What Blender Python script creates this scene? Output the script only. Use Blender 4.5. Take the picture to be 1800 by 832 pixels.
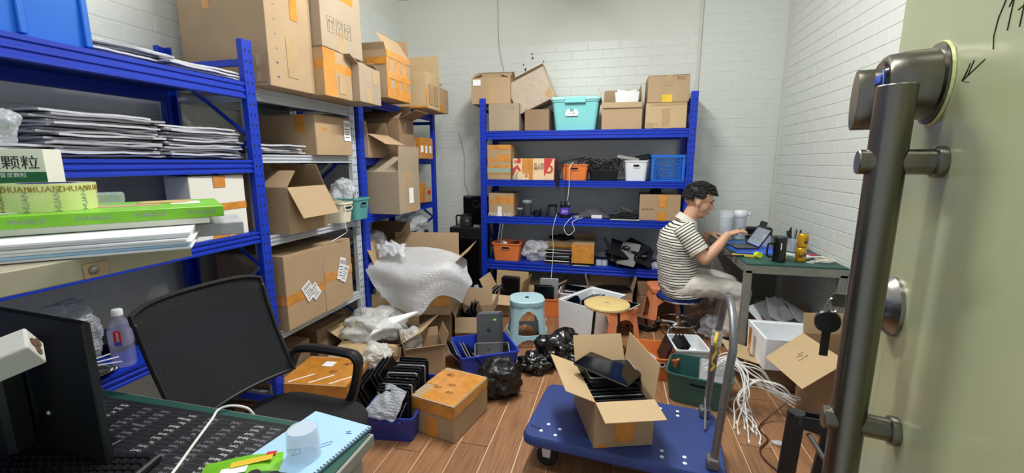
import bpy, bmesh, math, random
from mathutils import Vector as V, Matrix, Euler, noise
for o in list(bpy.data.objects): bpy.data.objects.remove(o)
PI = math.pi; R = math.radians
rnd = random.Random(7)
scene = bpy.context.scene
col = scene.collection

# ------------------------------------------------------------------ camera
cam_d = bpy.data.cameras.new('camera'); cam = bpy.data.objects.new('camera', cam_d); col.objects.link(cam)
cam_d.sensor_fit = 'HORIZONTAL'; cam_d.sensor_width = 36.0; cam_d.lens = 36.0*750/1800
cam_d.clip_start = 0.02; cam_d.clip_end = 60
cam.location = (0, 0, 1.42)
cam.rotation_euler = (R(90-9.908), 0, R(13.657))
scene.camera = cam
# ------------------------------------------------------------------ light
w = bpy.data.worlds.new('corridor_light'); scene.world = w; w.use_nodes = True
w.node_tree.nodes['Background'].inputs[0].default_value = (0.86, 0.95, 1.0, 1)
w.node_tree.nodes['Background'].inputs[1].default_value = 0.55
scene.view_settings.view_transform = 'Standard'
scene.view_settings.look = 'None'
scene.view_settings.gamma = 1.0
scene.view_settings.use_curve_mapping = False
scene.view_settings.exposure = 0.08
LAMPS = [((-0.40, 2.45), PI/2, 74), ((-0.55, 0.75), 0, 20)]   # ceiling LED battens: (x, y), turn, watts

# ------------------------------------------------------------------ materials
def lin(c):
    return tuple((x/255/12.92 if x/255 <= .04045 else ((x/255+.055)/1.055)**2.4) for x in c)
MATS = {}
def mat(name, c, rough=.5, metal=0., var=.08, vs=6., bump=0., bs=60., alpha=1., coat=0., trans=0., spec=.5, btype='noise', stretch=None, emit=0.):
    if name in MATS: return MATS[name]
    m = bpy.data.materials.new(name); m.use_nodes = True; MATS[name] = m
    nt = m.node_tree; N = nt.nodes; L = nt.links; b = N['Principled BSDF']
    c = lin(c)
    tc = N.new('ShaderNodeTexCoord')
    src = tc.outputs['Object']
    if stretch:
        mp = N.new('ShaderNodeMapping'); mp.inputs['Scale'].default_value = stretch; L.new(src, mp.inputs[0]); src = mp.outputs[0]
    if var > 0:
        n = N.new('ShaderNodeTexNoise'); n.inputs['Scale'].default_value = vs; n.inputs['Detail'].default_value = 5; L.new(src, n.inputs['Vector'])
        mx = N.new('ShaderNodeMix'); mx.data_type = 'RGBA'
        mr = N.new('ShaderNodeMapRange'); mr.inputs[1].default_value = .3; mr.inputs[2].default_value = .7; L.new(n.outputs[0], mr.inputs[0])
        L.new(mr.outputs[0], mx.inputs[0])
        mx.inputs[6].default_value = (*[max(0, x*(1-var)) for x in c], 1)
        mx.inputs[7].default_value = (*[min(1, x*(1+var)) for x in c], 1)
        L.new(mx.outputs[2], b.inputs['Base Color'])
    else:
        b.inputs['Base Color'].default_value = (*c, 1)
    b.inputs['Roughness'].default_value = rough; b.inputs['Metallic'].default_value = metal
    b.inputs['Alpha'].default_value = alpha; b.inputs['Coat Weight'].default_value = coat
    b.inputs['Transmission Weight'].default_value = trans; b.inputs['Specular IOR Level'].default_value = spec
    if emit:
        b.inputs['Emission Color'].default_value = (*c, 1); b.inputs['Emission Strength'].default_value = emit
    if bump > 0:
        if btype == 'voronoi':
            t = N.new('ShaderNodeTexVoronoi'); t.feature = 'SMOOTH_F1'; out = t.outputs['Distance']; t.inputs['Randomness'].default_value = .15
        elif btype == 'wave':
            t = N.new('ShaderNodeTexWave'); out = t.outputs[1]
        else:
            t = N.new('ShaderNodeTexNoise'); t.inputs['Detail'].default_value = 4; out = t.outputs[0]
        t.inputs['Scale'].default_value = bs; L.new(src, t.inputs['Vector'])
        bp = N.new('ShaderNodeBump'); bp.inputs['Strength'].default_value = bump; bp.inputs['Distance'].default_value = .01
        if btype == 'voronoi': bp.invert = True
        L.new(out, bp.inputs['Height']); L.new(bp.outputs[0], b.inputs['Normal'])
    return m

mat('wall_paint', (212, 216, 208), .6, var=.035, vs=1.5, bump=.12, bs=35)
mat('foam_brick', (214, 219, 214), .42, var=.035, vs=2.2, bump=.35, bs=26)
mat('plaster', (206, 207, 198), .8, var=.03, vs=1.2)
mat('ceiling_paint', (228, 228, 222), .8, var=.02)
mat('grout', (222, 190, 156), .8, var=.1)
def wood_plank():
    m = mat('wood_tile', (168, 112, 72), .33, var=0); nt = m.node_tree; N = nt.nodes; L = nt.links; b = N['Principled BSDF']
    tc = N.new('ShaderNodeTexCoord'); oi = N.new('ShaderNodeObjectInfo')
    ad = N.new('ShaderNodeVectorMath'); ad.operation = 'ADD'
    cm = N.new('ShaderNodeCombineXYZ'); mu = N.new('ShaderNodeMath'); mu.operation = 'MULTIPLY'; mu.inputs[1].default_value = 37
    L.new(oi.outputs['Random'], mu.inputs[0]); L.new(mu.outputs[0], cm.inputs[0]); L.new(mu.outputs[0], cm.inputs[1])
    L.new(tc.outputs['Object'], ad.inputs[0]); L.new(cm.outputs[0], ad.inputs[1])
    mp = N.new('ShaderNodeMapping'); mp.inputs['Scale'].default_value = (70, 2.2, 1); L.new(ad.outputs[0], mp.inputs[0])
    n1 = N.new('ShaderNodeTexNoise'); n1.inputs['Scale'].default_value = 2.2; n1.inputs['Detail'].default_value = 6; n1.inputs['Distortion'].default_value = .6; L.new(mp.outputs[0], n1.inputs['Vector'])
    cr = N.new('ShaderNodeValToRGB'); e = cr.color_ramp.elements
    e[0].position = .28; e[0].color = (*lin((120, 84, 58)), 1); e[1].position = .72; e[1].color = (*lin((170, 126, 90)), 1)
    L.new(n1.outputs[0], cr.inputs[0])
    hs = N.new('ShaderNodeHueSaturation'); mr = N.new('ShaderNodeMapRange'); mr.inputs[3].default_value = .86; mr.inputs[4].default_value = 1.12
    L.new(oi.outputs['Random'], mr.inputs[0]); L.new(mr.outputs[0], hs.inputs['Value']); L.new(cr.outputs[0], hs.inputs['Color'])
    L.new(hs.outputs[0], b.inputs['Base Color'])
wood_plank()
mat('rack_blue', (8, 50, 178), .42, var=.06, vs=9)
mat('rack_blue_deck', (10, 50, 160), .5, var=.08, vs=5)
mat('rack_white', (186, 192, 200), .4, var=.05, vs=8)
mat('rack_grey', (150, 154, 158), .4, metal=.3, var=.08)
mat('hole_dark', (8, 12, 26), .8, var=0)
mat('chrome', (200, 200, 200), .16, metal=1., var=.03)
mat('steel', (150, 148, 144), .28, metal=1., var=.08, vs=18, stretch=(1, 1, .1))
mat('brushed', (122, 118, 110), .30, metal=1., var=.12, vs=8, stretch=(8, 8, .6))
mat('tube_grey', (128, 130, 134), .42, metal=.7, var=.12, vs=20)
mat('door_paint', (168, 174, 138), .24, var=.07, vs=3.5, spec=.6)
mat('door_edge', (70, 76, 62), .5, var=.05)
mat('tan', (172, 146, 114), .72, var=.07, vs=4, bump=.05, bs=25)
mat('tan_light', (190, 164, 126), .72, var=.06, vs=4, bump=.05, bs=25)
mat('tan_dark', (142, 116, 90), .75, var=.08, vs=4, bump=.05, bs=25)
mat('tan_grey', (162, 146, 124), .72, var=.07, vs=4, bump=.05, bs=25)
mat('tan_inside', (198, 170, 130), .78, var=.05, vs=3)
mat('white_carton', (226, 224, 216), .6, var=.03)
mat('tape_orange', (206, 138, 54), .22, var=.16, vs=18, bump=.45, bs=26, coat=1.)
mat('tape_pale', (178, 150, 112), .2, var=.08, vs=14, bump=.2, bs=30, coat=.5)
mat('tape_yellow', (226, 190, 60), .28, var=.1, vs=12, bump=.15, bs=30)
mat('paper_white', (236, 238, 242), .6, var=.02)
mat('paper_blue', (166, 206, 240), .6, var=.02)
mat('ink', (28, 28, 30), .7, var=0)
mat('ink_brown', (86, 62, 40), .8, var=0)
mat('ink_blue', (40, 60, 160), .7, var=0)
mat('ink_white', (222, 224, 224), .6, var=0)
mat('ink_red', (196, 40, 40), .6, var=0)
mat('ink_green', (24, 92, 58), .6, var=0)
mat('ink_gold', (150, 120, 40), .5, var=0)
mat('ink_grey', (150, 165, 150), .6, var=0)
mat('sticker_green', (120, 226, 70), .5, var=0)
mat('bubble', (232, 236, 242), .18, var=.05, vs=12, bump=.9, bs=95, alpha=.48, btype='voronoi', spec=.7)
mat('bubble_dim', (205, 210, 218), .2, var=.06, vs=12, bump=.9, bs=95, alpha=.55, btype='voronoi', spec=.7)
mat('clear_film', (226, 230, 238), .14, var=.08, vs=9, bump=.5, bs=22, alpha=.42, spec=.8)
mat('milky_film', (226, 228, 226), .3, var=.06, vs=7, bump=.6, bs=24, alpha=.55)
mat('thin_film', (235, 238, 245), .1, var=0, bump=.9, bs=24, alpha=.22, spec=.9)
mat('foam_mailer', (196, 197, 204), .55, var=.08, vs=10, bump=.35, bs=45)
mat('foam_mailer_grey', (166, 166, 174), .55, var=.1, vs=10, bump=.35, bs=45)
mat('clear_plastic', (222, 232, 244), .12, var=0, alpha=.28, spec=.8)
mat('frost_plastic', (226, 234, 242), .25, var=0, alpha=.3, spec=.6)
mat('black_film', (12, 12, 14), .24, var=.3, vs=10, bump=.6, bs=16, spec=.75)
mat('black_film_matte', (20, 20, 23), .38, var=.3, vs=10, bump=.5, bs=16, spec=.6)
mat('black_plastic', (20, 21, 24), .42, var=.1, vs=10)
mat('black_gloss', (8, 8, 10), .1, var=.05, spec=.6)
mat('black_fabric', (19, 20, 23), .9, var=.2, vs=120, bump=.25, bs=300)
mat('screen_glass', (10, 11, 15), .09, var=.05, spec=.6)
mat('alu_grey', (94, 96, 102), .36, metal=.65, var=.03)
mat('alu_silver', (190, 192, 196), .3, metal=.6, var=.03)
mat('tablet_white', (230, 230, 232), .3, var=.02)
mat('logo_dark', (26, 26, 30), .25, var=0)
mat('bin_blue', (44, 70, 190), .38, var=.05, vs=5)
mat('bin_navy', (40, 56, 150), .42, var=.08, vs=5)
mat('crate_blue', (22, 104, 206), .4, var=.05, vs=5)
mat('bin_orange', (224, 124, 62), .45, var=.05, vs=5)
mat('bin_green', (46, 90, 86), .48, var=.06, vs=5)
mat('bin_teal', (84, 152, 156), .45, var=.05, vs=5)
mat('tub_aqua', (128, 206, 208), .38, var=.04, vs=5)
mat('tub_lid', (170, 226, 222), .35, var=.04)
mat('bin_white', (224, 228, 232), .4, var=.03)
mat('adapter_grey', (190, 190, 184), .5, var=.03)
mat('bin_cream', (222, 220, 196), .45, var=.03)
mat('stool_blue', (170, 204, 214), .42, var=.04, vs=6)
mat('stool_orange', (226, 138, 92), .5, var=.06, vs=6)
mat('seat_wood', (206, 182, 122), .5, var=.08, vs=6, stretch=(1, 8, 1))
mat('iron', (52, 46, 42), .5, metal=.6, var=.1)
mat('cart_blue', (42, 62, 124), .46, var=.12, vs=5, bump=.06, bs=30)
mat('rubber', (24, 24, 25), .7, var=.1)
mat('styrofoam', (236, 240, 244), .62, var=.02, bump=.12, bs=180)
mat('cable_white', (230, 230, 228), .45, var=.03)
mat('cable_black', (22, 22, 24), .45, var=.05)
mat('green_mat', (34, 82, 72), .5, var=.06, vs=5)
mat('mat_black', (24, 26, 30), .55, var=.06, vs=6)
mat('table_leg', (126, 126, 118), .55, metal=.2, var=.14, vs=9)
mat('desk_frame', (150, 150, 146), .5, var=.06)
mat('board_beige', (166, 160, 138), .55, var=.06, vs=4)
mat('skin', (206, 158, 130), .5, var=.05, vs=8)
mat('hair', (14, 13, 13), .6, var=.3, vs=30, bump=.6, bs=90, stretch=(1, 1, .25))
mat('trousers', (208, 204, 196), .8, var=.04, vs=10, bump=.35, bs=9)
mat('gold', (216, 164, 40), .28, metal=.55, var=.08)
mat('blue_mat', (40, 96, 220), .5, var=.05)
mat('blue_vinyl', (24, 50, 130), .35, var=.05)
mat('green_pack', (120, 190, 40), .35, var=.12, vs=14)
mat('green_dark', (46, 92, 60), .4, var=.15, vs=14)
mat('yellow_green', (206, 228, 70), .4, var=.05)
mat('tape_roll', (214, 222, 150), .25, var=.05, coat=.4)
mat('navy_core', (40, 50, 130), .5, var=0)
mat('purple', (86, 60, 190), .4, var=.1)
mat('red_plastic', (200, 50, 50), .4, var=.05)
mat('smoke_plastic', (60, 62, 70), .2, var=.1, alpha=.7)
mat('gift_red', (196, 62, 60), .5, var=.05)
mat('gift_beige', (226, 200, 160), .55, var=.05)
mat('brown_cord', (70, 34, 28), .5, var=.1)
mat('water', (196, 196, 232), .05, var=0, alpha=.22)
mat('ink_dim', (96, 100, 106), .6, var=0)
mat('ink_mid', (150, 152, 158), .6, var=0)
mat('cloth_dark', (70, 70, 76), .8, var=.15, vs=14)
mat('lamp_glow', (255, 252, 244), .5, var=0, emit=9.0)

# ------------------------------------------------------------------ mesh builder
class MB:
    def __init__(s): s.bm = bmesh.new()
    def _add(s, vs, fs, M=None):
        bv = [s.bm.verts.new(M @ V(v) if M else V(v)) for v in vs]
        for f in fs:
            try: s.bm.faces.new([bv[i] for i in f])
            except ValueError: pass
        return bv
    def box(s, c, d, bev=0, M=None, seg=1, rz=0, rx=0, ry=0, jit=0):
        b = bmesh.new(); bmesh.ops.create_cube(b, size=1.0)
        for v in b.verts: v.co = V((v.co.x*d[0], v.co.y*d[1], v.co.z*d[2]))
        if jit:
            for v in b.verts: v.co += V((rnd.uniform(-jit, jit), rnd.uniform(-jit, jit), rnd.uniform(-jit, jit)))
        if bev: bmesh.ops.bevel(b, geom=b.edges[:], offset=bev, segments=seg, profile=.5, affect='EDGES')
        T = Matrix.Translation(V(c)) @ Euler((rx, ry, rz)).to_matrix().to_4x4()
        if M: T = M @ T
        b.verts.index_update()
        s._add([v.co.copy() for v in b.verts], [[v.index for v in f.verts] for f in b.faces], T); b.free(); return s
    def loft(s, loops, cap0=True, cap1=True, closed=True, M=None):
        n = len(loops[0]); vs = [p for l in loops for p in l]; fs = []
        for i in range(len(loops)-1):
            for j in range(n if closed else n-1):
                k = (j+1) % n
                fs.append((i*n+j, i*n+k, (i+1)*n+k, (i+1)*n+j))
        if cap0: fs.append(tuple(range(n-1, -1, -1)))
        if cap1: fs.append(tuple(range((len(loops)-1)*n, len(loops)*n)))
        s._add(vs, fs, M); return s
    def tube(s, pts, r, seg=8, closed=False, M=None, flat=1.0):
        pts = [V(p) for p in pts]; n = len(pts); rs = r if isinstance(r, (list, tuple)) else [r]*n
        loops = []; up = None
        for i, p in enumerate(pts):
            if closed: t = pts[(i+1) % n]-pts[i-1]
            else: t = pts[min(i+1, n-1)]-pts[max(i-1, 0)]
            if t.length < 1e-9: t = V((0, 0, 1))
            t.normalize()
            if up is None:
                a = V((0, 0, 1)) if abs(t.z) < .9 else V((1, 0, 0)); up = (a-t*a.dot(t)).normalized()
            else:
                up = up-t*up.dot(t)
                up = up.normalized() if up.length > 1e-6 else t.orthogonal().normalized()
            sd = t.cross(up)
            loops.append([p+up*(rs[i]*math.cos(2*PI*k/seg))+sd*(rs[i]*flat*math.sin(2*PI*k/seg)) for k in range(seg)])
        if closed: loops.append(loops[0]); return s.loft(loops, False, False, M=M)
        return s.loft(loops, M=M)
    def lathe(s, prof, seg=24, M=None, cap0=True, cap1=True, sx=1, sy=1):
        return s.loft([[V((r*sx*math.cos(2*PI*k/seg), r*sy*math.sin(2*PI*k/seg), z)) for k in range(seg)] for r, z in prof], cap0, cap1, M=M)
    def prism(s, poly, h, M=None, z0=0):
        return s.loft([[V((x, y, z0)) for x, y in poly], [V((x, y, z0+h)) for x, y in poly]], M=M)
    def grid(s, f, nu, nv, M=None, th=0):
        vs = [V(f(i/nu, j/nv)) for j in range(nv+1) for i in range(nu+1)]
        fs = [(j*(nu+1)+i, j*(nu+1)+i+1, (j+1)*(nu+1)+i+1, (j+1)*(nu+1)+i) for j in range(nv) for i in range(nu)]
        s._add(vs, fs, M); return s
    def poly(s, pts, M=None): s._add(pts, [tuple(range(len(pts)))], M); return s
    def mesh(s, name, m, smooth=False):
        bmesh.ops.recalc_face_normals(s.bm, faces=s.bm.faces[:])
        me = bpy.data.meshes.new(name); s.bm.to_mesh(me); s.bm.free()
        if m: me.materials.append(MATS[m])
        if smooth:
            for p in me.polygons: p.use_smooth = True
            try: me.set_sharp_from_angle(angle=R(38))
            except Exception: pass
        return me
    def build(s, name, m, parent=None, smooth=False, label=None):
        return link(name, s.mesh(name, m, smooth), parent, label=label)

def link(name, me, parent=None, M=None, label=None):
    o = bpy.data.objects.new(name, me); col.objects.link(o)
    if parent: o.parent = parent
    if M is not None: o.matrix_basis = M
    if label: o['label'] = label
    return o
def tag(o, label, cat, group=None):
    o['label'] = label; o['category'] = cat
    if group: o['group'] = group
    return o
def thing(name, label, cat, loc=(0, 0, 0), rz=0, group=None, M=None):
    o = bpy.data.objects.new(name, None); col.objects.link(o); o.empty_display_size = .05
    if M is not None: o.matrix_basis = M
    else: o.location = loc; o.rotation_euler = (0, 0, rz)
    return tag(o, label, cat, group)
def stru(o): o['kind'] = 'structure'; return o
def TR(x, y, z, rx=0, ry=0, rz=0): return Matrix.Translation(V((x, y, z))) @ Euler((rx, ry, rz)).to_matrix().to_4x4()
def rrect(w, d, r, z=0, n=4, cx=0, cy=0):
    o = []
    for (sx, sy, a0) in ((1, 1, 0), (-1, 1, 90), (-1, -1, 180), (1, -1, 270)):
        for k in range(n+1):
            a = R(a0+90*k/n); o.append(V((cx+sx*(w/2-r)+r*math.cos(a), cy+sy*(d/2-r)+r*math.sin(a), z)))
    return o
def catmull(P, n=6):
    P = [V(p) for p in P]; out = []
    for i in range(len(P)-1):
        a = P[max(i-1, 0)]; b = P[i]; c = P[i+1]; d = P[min(i+2, len(P)-1)]
        for k in range(n):
            t = k/n; out.append(.5*((2*b)+(c-a)*t+(2*a-5*b+4*c-d)*t*t+(3*b-a-3*c+d)*t**3))
    return out+[P[-1]]
_txt = {}
def text(name, s, size, M, m, parent, align='CENTER', ext=.0002, warp=None, sx=1, sl=1.0):
    cu = bpy.data.curves.new('t', 'FONT'); cu.body = s; cu.size = size; cu.align_x = align; cu.align_y = 'CENTER'; cu.extrude = ext; cu.resolution_u = 2; cu.space_line = sl
    ob = bpy.data.objects.new('t', cu); col.objects.link(ob)
    bpy.context.view_layer.update()
    me = bpy.data.meshes.new_from_object(ob.evaluated_get(bpy.context.evaluated_depsgraph_get()))
    bpy.data.objects.remove(ob); bpy.data.curves.remove(cu)
    if sx != 1:
        for v in me.vertices: v.co.x *= sx
    if warp:
        for v in me.vertices: v.co = warp(v.co)
    me.materials.clear(); me.materials.append(MATS[m])
    return link(name, me, parent, M)
ORD = ['first', 'second', 'third', 'fourth', 'fifth', 'sixth', 'seventh', 'eighth', 'ninth', 'tenth', 'eleventh', 'twelfth', 'thirteenth', 'fourteenth', 'fifteenth', 'sixteenth', 'seventeenth', 'eighteenth', 'nineteenth', 'twentieth']
# face frames of a box w x d x h standing on z=0: u to the viewer's right, v up, n outwards
def face(f, w, d, h):
    if f == 'front': return TR(-w/2, -d/2, 0, rx=PI/2), w, h
    if f == 'back': return TR(w/2, d/2, 0, rx=PI/2, rz=PI), w, h
    if f == 'right': return TR(w/2, -d/2, 0, rx=PI/2, rz=PI/2), d, h
    if f == 'left': return TR(-w/2, d/2, 0, rx=PI/2, rz=-PI/2), d, h
    return TR(-w/2, -d/2, h), w, d
def strokes(name, lines, r, M, m, parent):
    b = MB()
    for l in lines: b.tube([(x, y, 0) for x, y in l], r, 4)
    o = b.build(name, m, parent)
    o.matrix_basis = M; return o

# ------------------------------------------------------------------ setting
LX, RX, BY, CZ = -2.38, 1.48, 4.60, 3.15
b = MB(); b.box(((LX+RX)/2, 2.1, -.03), (RX-LX+.2, 5.2, .05)); fl = stru(b.build('floor', 'grout'))
PW = .155
pl_full = {}
def plank(x, y0, y1):
    L = y1-y0; k = round(L, 3)
    if k not in pl_full:
        q = MB(); q.box((0, 0, 0), (PW-.006, L-.006, .01), bev=.001); pl_full[k] = q.mesh('plank', 'wood_tile')
    o = link('plank', pl_full[k], fl); o.location = (x, (y0+y1)/2, -.005)
i = 0; x = -.576-PW*12+PW/2
while x < RX+PW/2:
    if x > LX-PW/2:
        y = -.5+(.35, .95, .65, .2, .8)[i % 5]*.8-.8
        while y < BY:
            y0 = max(y, -.4); y1 = min(y+.8, BY)
            if y1-y0 > .05: plank(x, y0, y1)
            y += .8
    x += PW; i += 1
def wallbox(name, c, d, m='wall_paint'): q = MB(); q.box(c, d); return stru(q.build(name, m))
wl = wallbox('wall_left', (LX-.06, 2.1, CZ/2), (.12, 5.2, CZ))
wb = wallbox('wall_back', ((LX+RX)/2, BY+.06, CZ/2), (RX-LX+.24, .12, CZ))
wr = wallbox('wall_right', (RX+.06, 2.75, CZ/2), (.12, 3.9, CZ))
ce = wallbox('ceiling', ((LX+RX)/2, 2.1, CZ+.05), (RX-LX+.24, 5.2, .1), 'ceiling_paint')
BH, BL = .087, .315
def brick_mesh(relief):
    q = MB(); a, h = BL/2-.001, BH/2-.001; c = .0045
    q.loft([[V((-a, 0, -h)), V((a, 0, -h)), V((a, 0, h)), V((-a, 0, h))], [V((-a+.001, -relief*.6, -h+.001)), V((a-.001, -relief*.6, -h+.001)), V((a-.001, -relief*.6, h-.001)), V((-a+.001, -relief*.6, h-.001))], [V((-a+c, -relief, -h+c)), V((a-c, -relief, -h+c)), V((a-c, -relief, h-c)), V((-a+c, -relief, h-c))]], cap0=False)
    return q.mesh('brick', 'foam_brick')
bm_hi = brick_mesh(.0045); bm_lo = brick_mesh(.0022)
def bricks(wall, me, M, u0, u1, z0, z1, single):
    """rows of raised foam bricks on a wall plane; single(u, z) -> brick is an object of its own"""
    rest = MB(); n = 0; base = [v.co.copy() for v in me.vertices]; fs = [tuple(p.vertices) for p in me.polygons]
    for r in range(int(z0/BH), int(z1/BH)):
        z = (r+.5)*BH; u = u0-(BL/2 if r % 2 else 0)
        while u < u1:
            a, c = max(u, u0), min(u+BL, u1)
            if c-a > .03:
                sc = (c-a)/BL; T = M @ Matrix.Translation(V(((a+c)/2, 0, z))) @ Matrix.Diagonal(V((sc, 1, 1, 1)))
                if single((a+c)/2, z) and n < 300: link('brick', me, wall, T); n += 1
                else: rest._add(base, fs, T)
            u += BL
    if len(rest.bm.verts): o = rest.build('brickwork', 'foam_brick', wall); o['kind'] = 'stuff'
MR = TR(RX, 0, 0, rz=-PI/2); MBk = TR(0, BY, 0); ML = TR(LX, 0, 0, rz=PI/2)
bricks(wr, bm_hi, MR, -BY, -1.6, 0, 2.96, lambda u, z: z > .72)                       # u = -Y
bricks(wb, bm_lo, MBk, .72, RX, 0, 3.0, lambda u, z: z > .5)
wb2 = MB(); wb2.box((-.83, BY-.006, 1.36), (3.08, .012, 2.72)); wbp = wb2.build('wall_panel', 'wall_paint', wb)
bricks(wbp, bm_lo, TR(0, BY-.012, 0), LX, .70, 0, 2.66, lambda u, z: z > 1.95 or (u < -1.2 and z > .5) or (z > 1.5 and u > -1.3))
bricks(wl, bm_lo, ML, .3, BY, 0, 2.9, lambda u, z: u < 3.4 and z > 1.25)
q = MB(); q.box((.71, BY-.008, CZ/2), (.025, .03, CZ)); stru(q.build('trim_1', 'plaster'))
q = MB(); q.box((RX-.012, BY-.012, CZ/2), (.03, .03, CZ)); stru(q.build('trim_2', 'plaster'))
for (px, pz, s) in ((-.90, 2.52, .012), (-.895, 2.48, .016), (-.99, 2.42, .012), (-.97, 2.37, .018), (-.78, 2.44, .010), (-.82, 2.36, .012)):
    tagp = MB(); tagp.lathe([(s*.6, -.002), (s*.5, .004)], 7, M=TR(px, BY-.016, pz, rx=PI/2), sy=1.6); tagp.build('wall_stain', 'ink_brown', wb)
# ceiling battens
for k, ((lx, ly), rz, watt) in enumerate(LAMPS):
    t = thing('ceiling_lamp', 'white LED batten lamp on the ceiling, ' + ('over the middle of the room', 'over the desk')[k], 'lamp', (lx, ly, CZ), rz, 'ceiling battens')
    q = MB(); q.box((0, 0, -.02), (1.2, .08, .04), bev=.006); q.build('housing', 'white_carton', t)
    q = MB(); q.box((0, 0, -.047), (1.16, .06, .014), bev=.005); q.build('diffuser', 'lamp_glow', t)
    for sg in (-1, 1):      # the two flanks of the half-round diffuser
        ld = bpy.data.lights.new('batten_light', 'AREA'); ld.shape = 'RECTANGLE'; ld.size = 1.16; ld.size_y = .05; ld.energy = watt*.6; ld.color = (1, .99, .95)
        lo = bpy.data.objects.new('batten_light', ld); col.objects.link(lo); lo.parent = t; lo.location = (0, sg*.025, -.065); lo.rotation_euler = (sg*R(42), 0, 0)

# ------------------------------------------------------------------ shelving racks
def beam_prof(h, dpt):
    # C-beam: front has two pressed ribs
    return [(0, 0), (dpt, 0), (dpt, h), (0, h), (0, h*.80), (.006, h*.74), (.006, h*.60), (0, h*.54), (0, h*.42), (.006, h*.36), (.006, h*.22), (0, h*.16)]
def rack(label, loc, rz, L, D, Hp, shelves, mp, mb, md, group, pm=None):
    t = thing('shelving_rack', label, 'rack', loc, rz, group)
    pw, pd = .058, .045
    pq = MB()
    prof = [(0, 0), (pw, 0), (pw, .03), (pw-.006, .03), (pw-.006, .006), (pw*.62, .006), (pw*.56, .012), (pw*.44, .012), (pw*.38, .006), (.006, .006), (.006, pd), (0, pd)]
    pq.prism(prof, Hp); me = pq.mesh('post', pm or mp)
    hq = MB()
    for k in range(int(Hp/.05)-1):
        for s in (-1, 1):
            hq.lathe([(.0045, 0), (.0045, .0008)], 6, M=TR(pw/2+s*.013, .0002, .05+k*.05, rx=PI/2), sy=1.7)
    hm = hq.mesh('post_slots', 'hole_dark')
    sq = MB()
    for k in range(int(Hp/.05)-1): sq.lathe([(.005, 0), (.005, .0008)], 6, M=TR(-.0002, pd/2, .05+k*.05, ry=-PI/2), sx=1.6)
    sm = sq.mesh('side_slots', 'hole_dark')
    for (x, y, mx, my) in ((0, 0, 1, 1), (L, 0, -1, 1), (0, D, 1, -1), (L, D, -1, -1)):
        M = Matrix.Translation(V((x, y, 0))) @ Matrix.Diagonal(V((mx, my, 1, 1)))
        p = link('post', me, t, M); link('post_slots', hm, p)['kind'] = 'stuff'; link('side_slots', sm, p)['kind'] = 'stuff'
    for (z, bh) in shelves:
        for (y, sg) in ((.004, 1), (D-.004, -1)):
            q = MB(); q.loft([[V((pw*.9, y+sg*a, z-bh+b_)) for a, b_ in beam_prof(bh, .035)], [V((L-pw*.9, y+sg*a, z-bh+b_)) for a, b_ in beam_prof(bh, .035)]])
            q.build('beam', mb, t)
        n = max(2, round(L/.45))
        for k in range(n):
            a = pw*.6+(L-1.2*pw)*k/n; c = pw*.6+(L-1.2*pw)*(k+1)/n
            q = MB(); q.box(((a+c)/2, D/2, z-.011), (c-a-.002, D-.07, .02), bev=.002); q.build('deck_panel', md, t)
    for x in (.02, L-.02):
        zz = .18; fw = True
        while zz < Hp-.45:
            ya, yb = (.04, D-.04) if fw else (D-.04, .04)
            q = MB(); q.tube([(x, ya, zz), (x, yb, zz+.34)], .011, 4); q.build('brace', pm or mp, t); zz += .34; fw = not fw
        for zz in (Hp-.1, .1):
            q = MB(); q.box((x, D/2, zz), (.02, D-.08, .03)); q.build('cross_bar', pm or mp, t)
    return t
XF = -1.76
rack('blue steel rack at the left edge holding foam mailers and a blue crate', (XF, .02, 0), PI/2, 1.83, .54, 2.0, [(1.80, .075), (1.43, .062), (1.07, .058), (.65, .058)], 'rack_blue', 'rack_blue', 'rack_blue_deck', 'storage racks along the left wall')
rack('white and grey steel rack between two blue racks by the left wall', (-1.82, 1.853, 0), PI/2, .91, .52, 1.84, [(1.80, .065), (1.46, .045), (1.02, .055), (.47, .05)], 'rack_white', 'rack_white', 'rack_grey', 'storage racks along the left wall')
rack('blue steel rack in the far left corner beside the coffee dispenser', (-1.79, 2.775, 0), PI/2, 1.32, .53, 1.9, [(1.88, .06), (1.45, .052), (1.03, .06), (.5, .05)], 'rack_blue', 'rack_blue', 'rack_blue_deck', 'storage racks along the left wall')
rack('wide blue steel rack against the back wall', (-1.31, 4.07, 0), 0, 1.965, .48, 2.02, [(1.712, .075), (1.247, .06), (.886, .07), (.425, .08)], 'rack_blue', 'rack_blue', 'rack_blue_deck', None)
# ------------------------------------------------------------------ cartons
TAPES = {'o': 'tape_orange', 'p': 'tape_pale', 'y': 'tape_yellow', 'w': 'paper_white'}
def plate(name, f, rect, m, t, dims, off=.0006, th=.0008, bow=0):
    M, fu, fv = face(f, *dims); u0, v0, u1, v1 = rect
    q = MB()
    q.box(((u0+u1)/2*fu, (v0+v1)/2*fv, off), (abs(u1-u0)*fu, abs(v1-v0)*fv, th), M=M)
    return q.build(name, m, t)
def shiplabel(f, rect, t, dims, rot=0):
    """white shipping label with printed bars"""
    M, fu, fv = face(f, *dims); u0, v0, u1, v1 = rect; w_, h_ = abs(u1-u0)*fu, abs(v1-v0)*fv
    M2 = M @ TR((u0+u1)/2*fu, (v0+v1)/2*fv, .0042+.0006*rnd.random(), rz=rot)
    q = MB(); q.box((0, 0, 0), (w_, h_, .0008), M=M2); o = q.build('shipping_label', 'paper_white', t)
    q = MB()
    for k in range(9): q.box((-w_*.36+k*w_*.09, h_*.3, .0006), (w_*(.02+.03*(k % 3)/2), h_*.2, .0004), M=M2)
    for k in range(4): q.box((-w_*.08+.06*w_*(k % 2), h_*(.08-k*.13), .0006), (w_*(.7-.12*(k % 3)), h_*.035, .0004), M=M2)
    p = q.build('print', 'ink', o); p['kind'] = 'stuff'
    return o
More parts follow.
